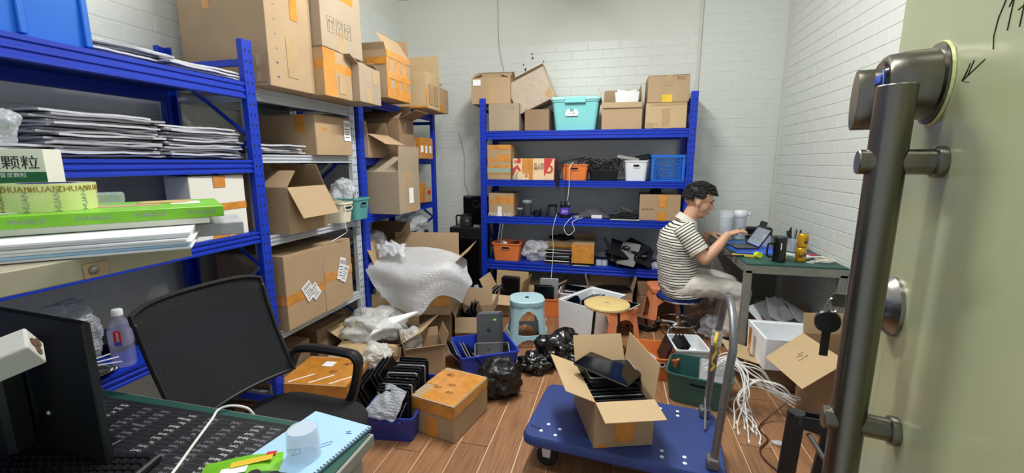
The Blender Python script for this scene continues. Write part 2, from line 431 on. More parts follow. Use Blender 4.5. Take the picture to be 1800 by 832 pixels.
def carton(label, x, y, z, w, d, h, rz=0, m='tan', flaps=None, tape=(), labels=(), group='cardboard boxes', name='cardboard_box', fl_len=None, M=None, seam=True, cat='box', minside=None, jit=.002):
    """x, y = centre of the footprint; w along local x, d along local y (front = -y)"""
    t = thing(name, label, cat, (x, y, z), rz, group, M=M)
    dims = (w, d, h); th = .004
    if flaps is None:
        q = MB(); q.box((0, 0, h/2-.0015), (w, d, h-.003), bev=.004, seg=2, jit=jit); q.build('body', m, t)
        a = d/2
        for s in (-1, 1):
            q = MB(); q.box((0, s*(d/4), h-.0008), (w-.003, d/2-.0025, .003), rx=s*.004); q.build('flap', m, t)
    else:
        q = MB()
        o1 = [V((-w/2, -d/2, 0)), V((w/2, -d/2, 0)), V((w/2, d/2, 0)), V((-w/2, d/2, 0))]
        o2 = [p+V((0, 0, h)) for p in o1]
        i2 = [V((math.copysign(w/2-th, p.x), math.copysign(d/2-th, p.y), h)) for p in o1]
        i1 = [V((p.x, p.y, th)) for p in i2]
        q.loft([o1, o2, i2, i1]); q.build('body', m, t)
        for f, spec in flaps.items():
            if isinstance(spec, (tuple, list)): ang, ln = spec
            else: ang, ln = spec, fl_len or min(w, d)/2
            a = R(ang)
            Lw = (w if f in ('front', 'back') else d)-.004
            # flap hinged at the top edge; ang 0 = straight up, 90 = flat outwards, >90 hanging down
            q = MB(); q.grid(lambda u, v: ((u-.5)*Lw*(1-.02*v), 0, v*ln), 1, 3)
            ex = bmesh.ops.extrude_face_region(q.bm, geom=q.bm.faces[:]); 
            for v in [g for g in ex['geom'] if isinstance(g, bmesh.types.BMVert)]: v.co.y += th*.8
            rz_ = {'front': 0, 'right': PI/2, 'back': PI, 'left': -PI/2}[f]
            off = d/2 if f in ('front', 'back') else w/2
            o = q.build('flap', minside or m, t)
            o.matrix_basis = Matrix.Rotation(rz_, 4, 'Z') @ TR(0, -off+.001, h-.001) @ Matrix.Rotation(a, 4, 'X')
    for k, s in enumerate(tape):
        f, rect, kind = s; plate('tape', f, rect, TAPES[kind], t, dims, off=.0006+.0005*k)
    for s in labels:
        if s[2] == 'ship': shiplabel(s[0], s[1], t, dims, s[3] if len(s) > 3 else 0)
        else: plate('label', s[0], s[1], TAPES.get(s[2], s[2]), t, dims, off=.0045)
    return t, dims
def handling_icons(t, dims, f, u, v, s=.05, m='ink'):
    """printed this-way-up arrows, fragile glass and umbrella"""
    M, fu, fv = face(f, *dims)
    for k in range(3):
        Mk = M @ TR(u*fu+k*s*1.35, v*fv, .001)
        fr = strokes('handling_mark', [[(-s*.5, -s*.7), (s*.5, -s*.7), (s*.5, s*.7), (-s*.5, s*.7), (-s*.5, -s*.7)]]+[
            [[(-s*.22, -s*.5), (-s*.22, s*.45), (-s*.36, s*.2)], [(-s*.22, s*.45), (-s*.08, s*.2)], [(s*.22, -s*.5), (s*.22, s*.45), (s*.08, s*.2)], [(s*.22, s*.45), (s*.36, s*.2)]],
            [[(-s*.3, s*.5), (s*.3, s*.5), (s*.22, .05*s), (0, -.1*s), (-s*.22, .05*s), (-s*.3, s*.5)], [(0, -.1*s), (0, -s*.5)], [(-s*.25, -s*.5), (s*.25, -s*.5)]],
            [[(-s*.36, .1*s), (-.2*s, .36*s), (0, .45*s), (.2*s, .36*s), (.36*s, .1*s), (-.36*s, .1*s)], [(0, .1*s), (0, -.45*s), (.1*s, -.52*s), (.18*s, -.45*s)]]][k], s*.025, Mk, m, t)
        fr['kind'] = 'stuff'

# --- top of the white rack and the corner rack (z 1.80 / 1.88)
gl = 'cartons on top of the left racks'
t, dm = carton('huge plain cardboard box with orange tape ends on top of white rack', -1.975, 2.065, 1.802, .53, .335, .62, 0, 'tan', tape=[('front', (.30, .62, .38, 1), 'o'), ('right', (.52, .58, .68, 1), 'o'), ('right', (.38, .1, .62, .42), 'p'), ('front', (.86, .03, .97, .25), 'p')], group=gl)
dims_g = dm
q = MB()
for k in range(9): q.box((.305, -dm[1]/2+.012, .04+k*.068), (.012, .002, .006), ry=.5)
o = q.build('staples', 'chrome', t); o['kind'] = 'stuff'
carton('small orange-taped cardboard box under the box printed with handling marks', -1.80, 2.37, 1.802, .30, .27, .265, 0, 'tan', tape=[('right', (0, .55, 1, .75), 'o'), ('right', (.0, 0, .42, 1), 'o'), ('front', (.66, 0, .99, .94), 'p'), ('front', (.5, .55, 1, .75), 'o'), ('right', (.5, .1, .75, .5), 'p')], group=gl)
t, dm = carton('large cardboard box printed with black handling marks, topmost by left wall', -1.85, 2.44, 2.07, .40, .40, .40, 0, 'tan_grey', tape=[('right', (.42, .75, .8, 1), 'o'), ('right', (.38, .0, .52, .3), 'p')], group=gl)
handling_icons(t, dm, 'right', .22, .34, .06)
carton('small open cardboard box with raised flaps right of the orange-taped boxes on white rack', -1.745, 2.635, 1.802, .29, .25, .225, 0, 'tan_grey', flaps={'front': (62, .09), 'right': (-62, .10), 'back': (-60, .08), 'left': (-62, .08)}, tape=[('right', (.3, .0, .55, .4), 'p'), ('right', (.62, .55, .88, .95), 'p')], group=gl)
t, dm = carton('cardboard box wrapped in orange tape stripes with open flap by back left corner', -1.83, 3.09, 1.882, .40, .36, .33, 0, 'tan', flaps={'right': (-32, .15), 'back': (-10, .14), 'front': (18, .05)}, tape=[('right', (0, 0, .14, 1), 'o'), ('right', (.32, 0, .5, 1), 'o'), ('right', (.62, 0, .82, 1), 'o'), ('right', (0, .0, 1, .22), 'o'), ('right', (0, .42, 1, .56), 'o'), ('right', (.0, .86, 1, 1), 'o'), ('front', (.6, .7, 1, .85), 'o')], group=gl)
carton('cardboard box with two tall open flaps and printed panel in the back left corner', -1.80, 3.66, 1.882, .38, .30, .30, 0, 'tan_light', flaps={'left': (2, .22), 'back': (3, .19)}, tape=[('right', (0, 0, .1, .62), 'o'), ('front', (0, 0, 1, .05), 'o'), ('front', (.3, .35, .36, .9), 'p')], labels=[('right', (.2, .12, .46, .68), 'tape_pale'), ('right', (.56, .12, .84, .68), 'tape_pale')], group=gl)
carton('smallest cardboard box at the end of the corner rack top', -1.78, 3.965, 1.882, .30, .20, .22, 0, 'tan', flaps={'right': (-70, .1), 'front': (-60, .1)}, tape=[('right', (0, 0, .3, .3), 'o'), ('front', (.8, 0, 1, .3), 'o')], group=gl)
# --- white rack, second shelf
g2 = 'cartons on the left rack shelves'
t, dm = carton('long worn cardboard box with shipping label on white rack middle shelf', -2.03, 2.49, 1.462, .48, .37, .245, 0, 'tan', tape=[('right', (.15, .62, .70, .95), 'o'), ('front', (.7, .55, .85, 1), 'o'), ('right', (.0, 0, .02, .9), 'p')], labels=[('right', (.76, .40, .96, .94), 'ship')], group=g2)
carton('cardboard box with big flap folded over its front on white rack', -1.92, 2.145, 1.022, .34, .32, .26, 0, 'tan', flaps={'right': (152, .19), 'back': (-25, .14), 'front': (-40, .12), 'left': (5, .15)}, tape=[('right', (.4, 0, .56, .3), 'p')], group=g2)
# twin taped boxes on the low shelf
t, dm = carton('nearer of two taped twin boxes on the low shelf, label on orange band', -2.0, 2.095, .472, .46, .325, .43, 0, 'tan', tape=[('right', (0, .34, 1, .47), 'o'), ('front', (0, .34, 1, .47), 'o')], labels=[('right', (.42, .30, .66, .56), 'ship', .5), ('right', (.60, .28, .82, .50), 'ship', .6)], group=g2)
carton('farther of two taped twin boxes on the low shelf, label on orange band', -2.0, 2.405, .472, .46, .29, .43, 0, 'tan', tape=[('right', (0, .44, 1, .58), 'o')], labels=[('right', (.48, .40, .70, .74), 'ship', -.35), ('right', (.60, .34, .80, .60), 'ship', -.5)], group=g2)
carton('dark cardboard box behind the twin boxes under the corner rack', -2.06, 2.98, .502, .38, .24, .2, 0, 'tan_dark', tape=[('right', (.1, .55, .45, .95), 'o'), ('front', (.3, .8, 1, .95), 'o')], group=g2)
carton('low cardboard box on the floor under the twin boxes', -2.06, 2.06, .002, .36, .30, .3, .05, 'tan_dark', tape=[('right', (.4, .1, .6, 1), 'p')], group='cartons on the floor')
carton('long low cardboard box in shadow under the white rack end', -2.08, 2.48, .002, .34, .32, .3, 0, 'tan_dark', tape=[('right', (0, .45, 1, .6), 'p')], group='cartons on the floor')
# --- corner rack
carton('low open cardboard box with flap hanging forward on corner rack', -1.93, 2.97, 1.452, .34, .29, .17, 0, 'tan', flaps={'right': (118, .16), 'front': (5, .09), 'left': (4, .12), 'back': (-10, .1)}, group=g2)
carton('tall open cardboard box with flap sticking out on corner rack upper shelf', -1.87, 3.29, 1.452, .36, .25, .31, 0, 'tan_dark', flaps={'right': (70, .16), 'back': (-20, .12), 'front': (-50, .10)}, tape=[('right', (.35, .72, .52, .92), 'p')], group=g2)
carton('little cardboard box beside the orange carton on corner rack', -1.86, 3.52, 1.452, .2, .16, .16, 0, 'tan', tape=[('right', (0, .1, 1, .5), 'o'), ('right', (.2, .6, .6, .95), 'p')], group=g2)
carton('orange taped carton with three white labels at the corner rack end', -1.86, 3.79, 1.452, .22, .28, .19, 0, 'tan', tape=[('right', (0, 0, 1, 1), 'o'), ('front', (0, 0, 1, 1), 'o')], labels=[('right', (.04, .3, .24, .62), 'w'), ('right', (.38, .26, .54, .62), 'w'), ('right', (.7, .26, .86, .62), 'w')], group=g2)
carton('big open cardboard box with tall flap standing up on corner rack', -1.755, 3.06, 1.032, .38, .34, .315, 0, 'tan_grey', flaps={'right': (3, .19), 'front': (-55, .2), 'back': (8, .12), 'left': (-5, .17)}, tape=[('right', (.36, .02, .6, 1), 'p'), ('right', (.36, .0, 1, .16), 'p')], labels=[('right', (.44, .22, .66, .6), 'w')], group=g2)
carton('crumpled parcel covered in orange tape on corner rack', -1.86, 3.62, 1.032, .22, .27, .2, .05, 'tape_orange', tape=[('right', (.05, .7, 1, .9), 'y')], jit=.012, group=g2)
carton('small brown box beside the crumpled orange parcel', -1.88, 3.87, 1.032, .2, .13, .15, 0, 'tan', labels=[('right', (.3, .55, .8, .75), 'ink_red')], group=g2)

carton('dark box on corner rack bottom shelf behind the bubble wrap', -2.02, 3.36, .502, .40, .36, .26, 0, 'tan_dark', flaps={'right': (60, .12), 'back': (5, .12)}, tape=[('right', (.5, .2, .9, .9), 'o')], group=g2)
carton('black carton at the far end of corner rack bottom shelf', -2.02, 3.78, .502, .38, .34, .24, 0, 'black_plastic', group=g2)
# --- back wall rack, top shelf z 1.712
gb = 'cartons on the back wall rack'
carton('cardboard box with small white label at top left of back rack', -1.21, 4.26, 1.972, .38, .34, .235, .04, 'tan', flaps={'front': (-62, .15), 'left': (-65, .1), 'right': (-65, .1), 'back': (-50, .15)}, tape=[('front', (.40, 0, .62, 1), 'p')], labels=[('front', (.04, .72, .24, .96), 'w')], group=gb)
t, dm = carton('cardboard box under the labelled box at left of back rack top', -1.075, 4.27, 1.714, .30, .36, .256, .0, 'tan_grey', tape=[('front', (.42, .15, .56, .8), 'p')], group=gb)
handling_icons(t, dm, 'front', .12, .84, .026, 'ink_brown'); handling_icons(t, dm, 'front', .62, .86, .02, 'ink_brown')
M_ = TR(-.765, 4.30, 1.948, ry=R(-24))
carton('cardboard box wrapped in shiny clear film tilted on back rack', 0, 0, 0, .39, .30, .30, 0, 'tan', M=M_, flaps={'front': (-80, .15), 'back': (-60, .15)}, tape=[('front', (.02, .03, .3, .97), 'p'), ('front', (.32, .2, .6, .97), 'p'), ('front', (.62, .05, .97, .9), 'p'), ('right', (.05, .05, .95, .95), 'p')], group=gb)
q = MB(); q.box((0, 0, .15), (.396, .306, .306), bev=.006, jit=.004)
_t = [o for o in bpy.data.objects if o.get('label', '').startswith('cardboard box wrapped in shiny')][0]; q.build('film_wrap', 'thin_film', _t)
t, dm = carton('small dark cardboard box beneath the tilted box on back rack', -.755, 4.25, 1.714, .235, .3, .195, 0, 'tan_dark', group=gb)
text('print', 'XL', .05, face('front', *dm)[0] @ TR(.07, .09, .001), 'ink_brown', t) if False else None
t, dm = carton('open cardboard box holding white foam sheets beside aqua tub', .022, 4.25, 1.714, .35, .32, .235, 0, 'tan', flaps={'left': (16, .14), 'right': (-6, .15), 'back': (-5, .15), 'front': (168, .05)}, tape=[('front', (.42, .0, .6, .3), 'p')], group=gb)
t, dm = carton('lower of two stacked boxes at right of back rack top', .40, 4.25, 1.714, .345, .32, .222, 0, 'tan_light', tape=[('front', (.4, .0, .6, .75), 'p'), ('front', (.02, .0, .2, .2), 'p'), ('front', (.12, .88, .98, .97), 'p')], group=gb)
handling_icons(t, dm, 'front', .10, .14, .022, 'ink_brown')
t, dm = carton('upper of two stacked boxes with yellow tape on back rack top', .405, 4.25, 1.938, .345, .32, .225, .02, 'tan', tape=[('front', (.35, .0, .6, .28), 'y'), ('front', (.42, .62, .6, 1), 'p')], group=gb)
handling_icons(t, dm, 'front', .72, .88, .018, 'ink_brown')
# white sheets in the open box
for k, (dx, dy, rz_, tilt) in enumerate(((.03, 0, .06, .10), (.05, .03, -.05, .05))):
    q = MB(); q.box((0, 0, .11), (.2, .006, .21), bev=.001)
    o = q.build('foam_sheet', 'bin_white'); o.matrix_basis = TR(.022+dx, 4.25+dy, 1.86, rx=-tilt, ry=rz_*1.8)
    tag(o, ('front white foam sheet sticking up from open box on back rack', 'rear white foam sheet sticking up from open box on back rack')[k], 'foam sheet', 'white foam sheets')
# second shelf z 1.247
carton('tall orange-taped carton at left end of back rack upper shelf', -1.125, 4.24, 1.249, .235, .3, .335, 0, 'tan', tape=[('front', (0, .52, 1, .72), 'o'), ('front', (0, .86, 1, 1), 'o'), ('front', (0, .16, 1, .42), 'o')], labels=[('front', (.0, .2, 1, .34), 'ink_grey')], group=gb)
t, dm = carton('red and beige patterned gift box lying on back rack', -.785, 4.22, 1.249, .41, .26, .205, .0, 'gift_beige', tape=[('front', (.24, .3, .50, 1), 'o'), ('front', (.40, 0, .50, .3), 'o')], group=gb, name='gift_box')
q = MB()
M, fu, fv = face('front', *dm)
for (u, v, r) in ((.87, .5, .042), (.08, .85, .015), (.34, .2, .014)):
    q = MB(); q.lathe([(r*.55, .0012), (r, .0012), (r, .0022), (r*.55, .0022), (r*.55, .0012)], 18, M=M @ TR(u*fu, v*fv, 0), cap0=False, cap1=False); q.build('printed_ring', 'gift_red', t)
for (u, v, w_, h_) in ((.2, .05, .14, .07), (.06, .55, .1, .09), (.8, .05, .3, .06), (.95, .86, .1, .05)):
    pass
for (f_, rect) in (('front', (.76, 0, .98, .30)), ('front', (.76, .30, .98, 1)), ('front', (.12, .78, .2, 1)), ('right', (0, 0, 1, 1))):
    plate('red_panel', f_, rect, 'gift_red', t, dm, off=.0003)
q = MB(); q.prism([(0, .02), (0, .11), (.05, .145), (.085, .085), (.07, .08), (.04, .11)], .0006, M=M @ TR(.003, 0, .0003)); q.build('red_roof_print', 'gift_red', t)
q = MB(); q.prism([(0, .0), (.05, .0), (.05, .08)], .0006, M=M @ TR(.003, .004, .0006)); q.build('grey_print', 'ink_grey', t)
text('lettering', '马上到\n福年年', .034, M @ TR(.64*fu, .62*fv, .005), 'ink_brown', t)
t3, dm3 = carton('orange-taped carton with upside-down lettering on back rack middle shelf', -1.105, 4.24, .888, .255, .3, .225, 0, 'tan', tape=[('front', (0, .55, 1, .88), 'o'), ('right', (0, .3, 1, 1), 'o')], labels=[('front', (.36, .0, .52, .42), 'w')], group=gb)
M, fu, fv = face('front', *dm3)
for u in (.18, .72): text('lettering', 'ZHU', .052, M @ TR(u*fu, .09*fv, .001, rz=PI), 'ink_white', t3)
t4, dm4 = carton('cardboard box with orange tape patches beside the seated man', .395, 4.24, .888, .355, .3, .238, 0, 'tan', tape=[('front', (.46, .52, .68, 1), 'o'), ('front', (.44, .0, .66, .38), 'o')], group=gb)
M, fu, fv = face('front', *dm4)
o = strokes('printed_line', [[(.02+.012*k, .105+.006*math.sin(k*1.9)) for k in range(10)]], .0022, M @ TR(0, 0, .001), 'ink_brown', t4)
# bottom shelf z .425
carton('orange taped box under a black cloth on back rack bottom shelf', -.53, 4.36, .427, .28, .24, .20, 0, 'tan', flaps={'front': (-80, .1)}, tape=[('front', (.2, .3, 1, .85), 'o')], group=gb)
carton('shiny box fully wrapped in orange tape on back rack bottom shelf', -.29, 4.235, .447, .215, .28, .185, 0, 'tan', flaps={'front': (-85, .14), 'back': (-40, .1)}, tape=[('front', (0, 0, 1, 1), 'o'), ('right', (0, 0, 1, 1), 'p')], group=gb)

# --- floor cartons (middle and right)
gf = 'cartons on the floor'
t, dm = carton('closed cardboard box with orange taped top and handwriting on the floor', -.846, 2.035, .002, .275, .345, .20, R(-12), 'tan', tape=[('top', (.22, .0, .97, 1), 'o'), ('front', (.34, 0, .62, .55), 'o'), ('front', (0, .66, 1, .97), 'o'), ('right', (0, .72, 1, .97), 'o'), ('top', (0, .42, .25, .9), 'o')], group=gf)
M, fu, fv = face('top', *dm)
for (x0, y0) in ((.06, .12), (.12, .17), (.15, .10), (.05, .26)):
    strokes('handwriting', [[(x0, y0), (x0+.02, y0+.02), (x0+.015, y0-.004), (x0+.04, y0+.022)], [(x0+.035, y0-.005), (x0+.05, y0+.015)]], .0012, M @ TR(0, 0, .005), 'ink_brown', t)
carton('cardboard box with small white label, bubble wrap hanging over it', -1.50, 3.05, .277, .56, .44, .36, R(10), 'tan', flaps={'front': (172, .12), 'back': (8, .20), 'left': (22, .19), 'right': (48, .2)}, labels=[('front', (.06, .36, .24, .60), 'w')], tape=[('front', (.42, .62, .56, .95), 'p'), ('front', (.42, .1, .58, .4), 'p'), ('front', (.02, .02, .3, .42), 'p'), ('front', (.78, .2, 1, .75), 'o')], group=gf)
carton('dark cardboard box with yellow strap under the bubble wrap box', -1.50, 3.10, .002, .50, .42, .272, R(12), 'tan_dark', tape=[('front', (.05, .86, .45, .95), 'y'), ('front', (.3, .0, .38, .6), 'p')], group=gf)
carton('open cardboard box of black tablets beside blue plastic stool', -1.10, 3.21, .002, .29, .30, .20, R(14), 'tan', flaps={'front': (158, .12), 'back': (14, .15), 'left': (22, .15), 'right': (24, .15)}, tape=[('front', (.38, 0, .56, .55), 'y'), ('right', (.3, .4, .75, 1), 'y')], group=gf)
carton('open cardboard box spilling milky plastic bags on the floor', -1.60, 2.62, .002, .42, .36, .2, R(4), 'tan_dark', flaps={'front': (100, .2), 'back': (6, .22), 'left': (60, .2), 'right': (58, .18)}, minside='tan_light', group=gf)
carton('open cardboard box with yellow taped flap behind the blue tablet bin', -1.24, 2.52, .002, .26, .24, .20, R(33), 'tan', flaps={'right': (18, .10), 'front': (40, .05), 'left': (12, .09), 'back': (10, .06)}, tape=[('right', (0, .2, 1, 1), 'p'), ('front', (0, .1, .5, .9), 'p')], group=gf)
t, dm = carton('orange tape wrapped parcel with label behind the office chair', -1.62, 2.03, .002, .40, .34, .20, R(8), 'tan', tape=[('top', (0, 0, 1, 1), 'o'), ('front', (0, 0, 1, 1), 'o'), ('right', (0, .2, 1, 1), 'o')], labels=[('top', (.35, .62, .52, .8), 'w')], group=gf)
M, fu, fv = face('top', *dm)
for (x0, y0) in ((.26, .24), (.3, .27), (.22, .14)): strokes('handwriting', [[(x0, y0), (x0+.025, y0+.025), (x0+.02, y0-.004), (x0+.05, y0+.025)]], .0015, M @ TR(0, 0, .005), 'ink_brown', t)
for k in range(3): strokes('tape_glint', [[(.05+.12*k, .02), (.15+.12*k, .12)]], .003, M @ TR(0, 0, .0015), 'paper_white', t)
carton('small open box with plastic bag at the armrest of the office chair', -1.385, 2.24, .002, .16, .26, .16, R(10), 'tan', flaps={'back': (30, .06)}, tape=[('front', (0, 0, 1, .8), 'p')], group=gf)
# under and before the back rack
carton('open cardboard box with upright black tablets under back rack left end', -.98, 3.86, .002, .34, .30, .19, R(-4), 'tan_light', flaps={'left': (28, .15), 'back': (4, .16), 'right': (12, .15), 'front': (120, .12)}, group=gf)
carton('cardboard box with flap open behind the blue stool', -.72, 4.18, .002, .36, .22, .2, 0, 'tan', flaps={'front': (150, .1), 'right': (60, .12)}, group=gf)
t, dm = carton('open cardboard box of black parts under the back rack', -.02, 4.08, .002, .40, .30, .22, R(3), 'tan', flaps={'left': (14, .15), 'right': (12, .15), 'back': (2, .16)}, group=gf)
carton('plain brown box stacked under the right end of back rack', .36, 4.20, .172, .26, .24, .13, 0, 'tan_dark', group=gf)
carton('wide flat brown box on the floor under back rack right end', .40, 4.18, .002, .34, .26, .165, 0, 'tan_dark', group=gf)
# cart box
carton('open cardboard box full of tablets on the blue platform trolley', .015, 1.925, .192, .265, .37, .215, R(19), 'tan', flaps={'front': (96, .13), 'left': (66, .14), 'right': (7, .16), 'back': (28, .14)}, minside='tan_light', tape=[('front', (.36, .1, .68, .96), 'o'), ('front', (.02, .0, .25, .08), 'o')], group=gf)
# right side
t, dm = carton('open cardboard box with drooping flap numbered in ink beside door handle', 1.275, 2.52, .002, .37, .32, .44, R(-80), 'tan', flaps={'front': (128, .25), 'right': (35, .12), 'left': (10, .12), 'back': (-10, .12)}, minside='tan_light', group=gf)
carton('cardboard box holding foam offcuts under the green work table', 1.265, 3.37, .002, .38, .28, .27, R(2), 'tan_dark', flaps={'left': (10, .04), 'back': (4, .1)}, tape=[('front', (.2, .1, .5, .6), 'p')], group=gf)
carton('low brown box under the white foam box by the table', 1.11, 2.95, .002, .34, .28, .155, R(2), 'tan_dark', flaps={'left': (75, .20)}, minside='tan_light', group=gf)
# ------------------------------------------------------------------ bins, tubs, crates
def shell(w, d, h, r, taper=.06, th=.004, rim=.008, z0=0, rimh=.012):
    wb_, db_ = w*(1-taper), d*(1-taper)
    return [rrect(wb_, db_, r, z0), rrect(w, d, r, h-rimh), rrect(w+2*rim, d+2*rim, r+rim, h-rimh), rrect(w+2*rim, d+2*rim, r+rim, h), rrect(w-2*th, d-2*th, r, h), rrect(wb_-2*th, db_-2*th, r, z0+th)]
def slot(name, t, M, w, h, m, th=.004, mi='hole_dark'):
    q = MB(); q.loft([rrect(w, h, h*.49, 0), rrect(w, h, h*.49, th), rrect(w-.012, h-.012, h*.4, th), rrect(w-.012, h-.012, h*.4, 0)], False, False, M=M); o = q.build(name, m, t)
    q = MB(); q.loft([rrect(w-.012, h-.012, h*.4, .0004), rrect(w-.012, h-.012, h*.4, .0012)], M=M); q.build('grip_hole', mi, o)
    return o
def bin_(label, x, y, z, w, d, h, rz=0, m='bin_orange', group='plastic bins', r=.03, taper=.12, sl=None, slm=None, cat='bin', name='plastic_bin', ribs=0, rim=.006):
    t = thing(name, label, cat, (x, y, z), rz, group)
    q = MB(); q.loft(shell(w, d, h, r, taper, rim=rim)); q.build('body', m, t, smooth=True)
    k = (1-taper)
    if sl:
        for f in sl:
            a = math.atan2((w if f in ('left', 'right') else d)*taper/2, h)
            off = (d if f in ('front', 'back') else w)/2*(k+(1-k)*.74)+.0012
            rz_ = {'front': 0, 'right': PI/2, 'back': PI, 'left': -PI/2}[f]
            slot('handle', t, Matrix.Rotation(rz_, 4, 'Z') @ TR(0, -off, h*.74, rx=PI/2-a), min(.10, w*.34), .034, slm or m)
    for i in range(ribs):
        q = MB(); f = -.38+.76*i/max(1, ribs-1)
        q.box((f*w, -d/2*(k+.5*(1-k))-.001, h*.42), (.006, .004, h*.7), rx=-math.atan2(d*taper/2, h)); q.build('rib', m, t)
    return t
# blue bins with tablets
t = bin_('blue plastic bin packed with a row of upright black tablets', -1.115, 1.995, .002, .27, .46, .14, R(8), 'bin_navy', taper=.08, r=.02)
q = MB(); q.box((0, -.236, .115), (.15, .012, .022), bev=.003); q.build('label_lip', 'bin_navy', t)
t = bin_('bright blue plastic bin with a grey tablet standing in it', -.865, 2.72, .002, .40, .36, .15, R(32), 'bin_blue', taper=.1, r=.018, ribs=4)
bin_('orange plastic bin with clear grip hole beside the trolley', .30, 2.90, .002, .26, .30, .155, R(6), 'bin_orange', sl=['front'], slm='bin_white')
bin_('white inner bin with dark rods behind the green bin', .52, 2.97, .10, .21, .26, .10, R(8), 'bin_white', taper=.06, r=.015, rim=.008)
bin_('yellow crate under the white bin behind the green bin', .52, 2.97, .002, .22, .27, .095, R(8), 'tape_yellow', taper=.02, r=.015)
bin_('dark green plastic bin holding white cables beside the trolley', .54, 2.62, .002, .36, .30, .185, R(-14), 'bin_green', sl=['front', 'left'], r=.05)
bin_('orange plastic bin on the bottom shelf of back rack', -1.065, 4.225, .427, .29, .25, .18, 0, 'bin_orange', sl=['front'])
bin_('orange bin draped in black cables on back rack upper shelf', -.39, 4.22, 1.249, .25, .25, .15, 0, 'bin_orange', sl=['front'])
bin_('white plastic bin with curled cord grip on back rack', .172, 4.23, 1.249, .205, .24, .185, 0, 'bin_white', sl=['front'], slm='bin_white')
bin_('black low tray under the tangled cables on back rack', -.12, 4.24, 1.249, .27, .26, .10, 0, 'black_plastic')
bin_('cream plastic bin with cables on white rack', -1.86, 2.50, 1.022, .26, .13, .135, 0, 'bin_cream', sl=['right'])
bin_('teal plastic bin with clear bag on white rack', -1.84, 2.665, 1.022, .24, .17, .15, 0, 'bin_teal', sl=['right'])
t = bin_('orange plastic crate of white and black tablets under back rack', -.60, 3.88, .002, .30, .26, .17, R(4), 'bin_orange', taper=.03, r=.01)
t = bin_('white plastic basin of stacked black tablets under back rack', -.33, 4.02, .002, .32, .30, .20, 0, 'bin_white', taper=.14, r=.04)
# aqua tub with lid
t = thing('storage_tub', 'aqua lidded storage tub with printed sticker on back rack', 'tub', (-.395, 4.25, 1.714), 0)
q = MB(); q.loft(shell(.43, .34, .265, .035, .14)); q.build('body', 'tub_aqua', t, smooth=True)
lid = MB(); lid.loft([rrect(.445, .355, .04, .266), rrect(.46, .37, .045, .270), rrect(.46, .37, .045, .286), rrect(.43, .34, .04, .298), rrect(.38, .29, .04, .300)]); lid = lid.build('lid', 'tub_lid', t, smooth=True)
q = MB(); q.box((0, -.19, .262), (.19, .014, .05), bev=.005); q.build('latch', 'tub_aqua', lid)
q = MB(); q.prism([(-.055, -.03), (.055, -.03), (.06, .0), (.03, .045), (-.03, .045), (-.06, 0)], .001, M=TR(-.03, -.1655, .155, rx=PI/2-.09)); st = q.build('sticker', 'paper_white', t)
text('print', '收纳箱', .022, TR(-.03, -.1675, .145, rx=PI/2-.09), 'ink', st)
q = MB(); q.box((-.03, -.1685, .178), (.036, .001, .022), rx=-.09); q.build('print_logo', 'bin_teal', st)
q = MB(); q.box((-.03, -.1635, .128), (.11, .001, .012), rx=-.09); q.build('print_band', 'ink', st)
# blue lattice crate on back rack
t = thing('lattice_crate', 'bright blue lattice plastic crate at right of back rack', 'crate', (.445, 4.23, 1.249), 0)
W, D, Hh = .285, .26, .235
q = MB()
q.box((0, 0, .006), (W, D, .012)); q.build('base', 'crate_blue', t)
for (nm, c, s) in (('rim', (0, 0, Hh-.012), None),):
    q = MB(); q.loft([rrect(W+.012, D+.012, .01, Hh-.026), rrect(W+.012, D+.012, .01, Hh), rrect(W-.012, D-.012, .01, Hh), rrect(W-.012, D-.012, .01, Hh-.026)], False, False); q.build('rim', 'crate_blue', t)
for sx in (-1, 1):
    for sy in (-1, 1): q = MB(); q.box((sx*(W/2-.012), sy*(D/2-.012), Hh/2), (.024, .024, Hh-.03)); q.build('corner_post', 'crate_blue', t)
for k in range(9):
    for sy in (-1, 1): q = MB(); q.box((-W/2+.04+k*(W-.08)/8, sy*(D/2-.006), Hh*.46), (.008, .008, Hh*.82)); q.build('upright_slat', 'crate_blue', t)
for k in range(6):
    for sy in (-1, 1): q = MB(); q.box((0, sy*(D/2-.005), .03+k*.031), (W-.03, .006, .008)); q.build('cross_slat', 'crate_blue', t)
    for sx in (-1, 1): q = MB(); q.box((sx*(W/2-.005), 0, .03+k*.031), (.006, D-.03, .008)); q.build('cross_slat', 'crate_blue', t)
# solid blue crate at the top left
t = thing('solid_crate', 'large bright blue plastic crate on top of the left rack', 'crate', (-1.98, .90, 1.802), 0)
q = MB(); q.loft(shell(.40, .60, .30, .02, .05, rim=.018, rimh=.03)); q.build('body', 'crate_blue', t)
for y in (-.27, -.1, .1, .27):
    q = MB(); q.box((.196, y, .13), (.02, .02, .25), bev=.003); q.build('rib', 'crate_blue', t)
for x in (-.15, 0, .15):
    q = MB(); q.box((x, .297, .13), (.02, .02, .25), bev=.003); q.build('rib', 'crate_blue', t)
q = MB(); q.box((.205, 0, .262), (.022, .62, .025), bev=.003); q.build('band', 'crate_blue', t)
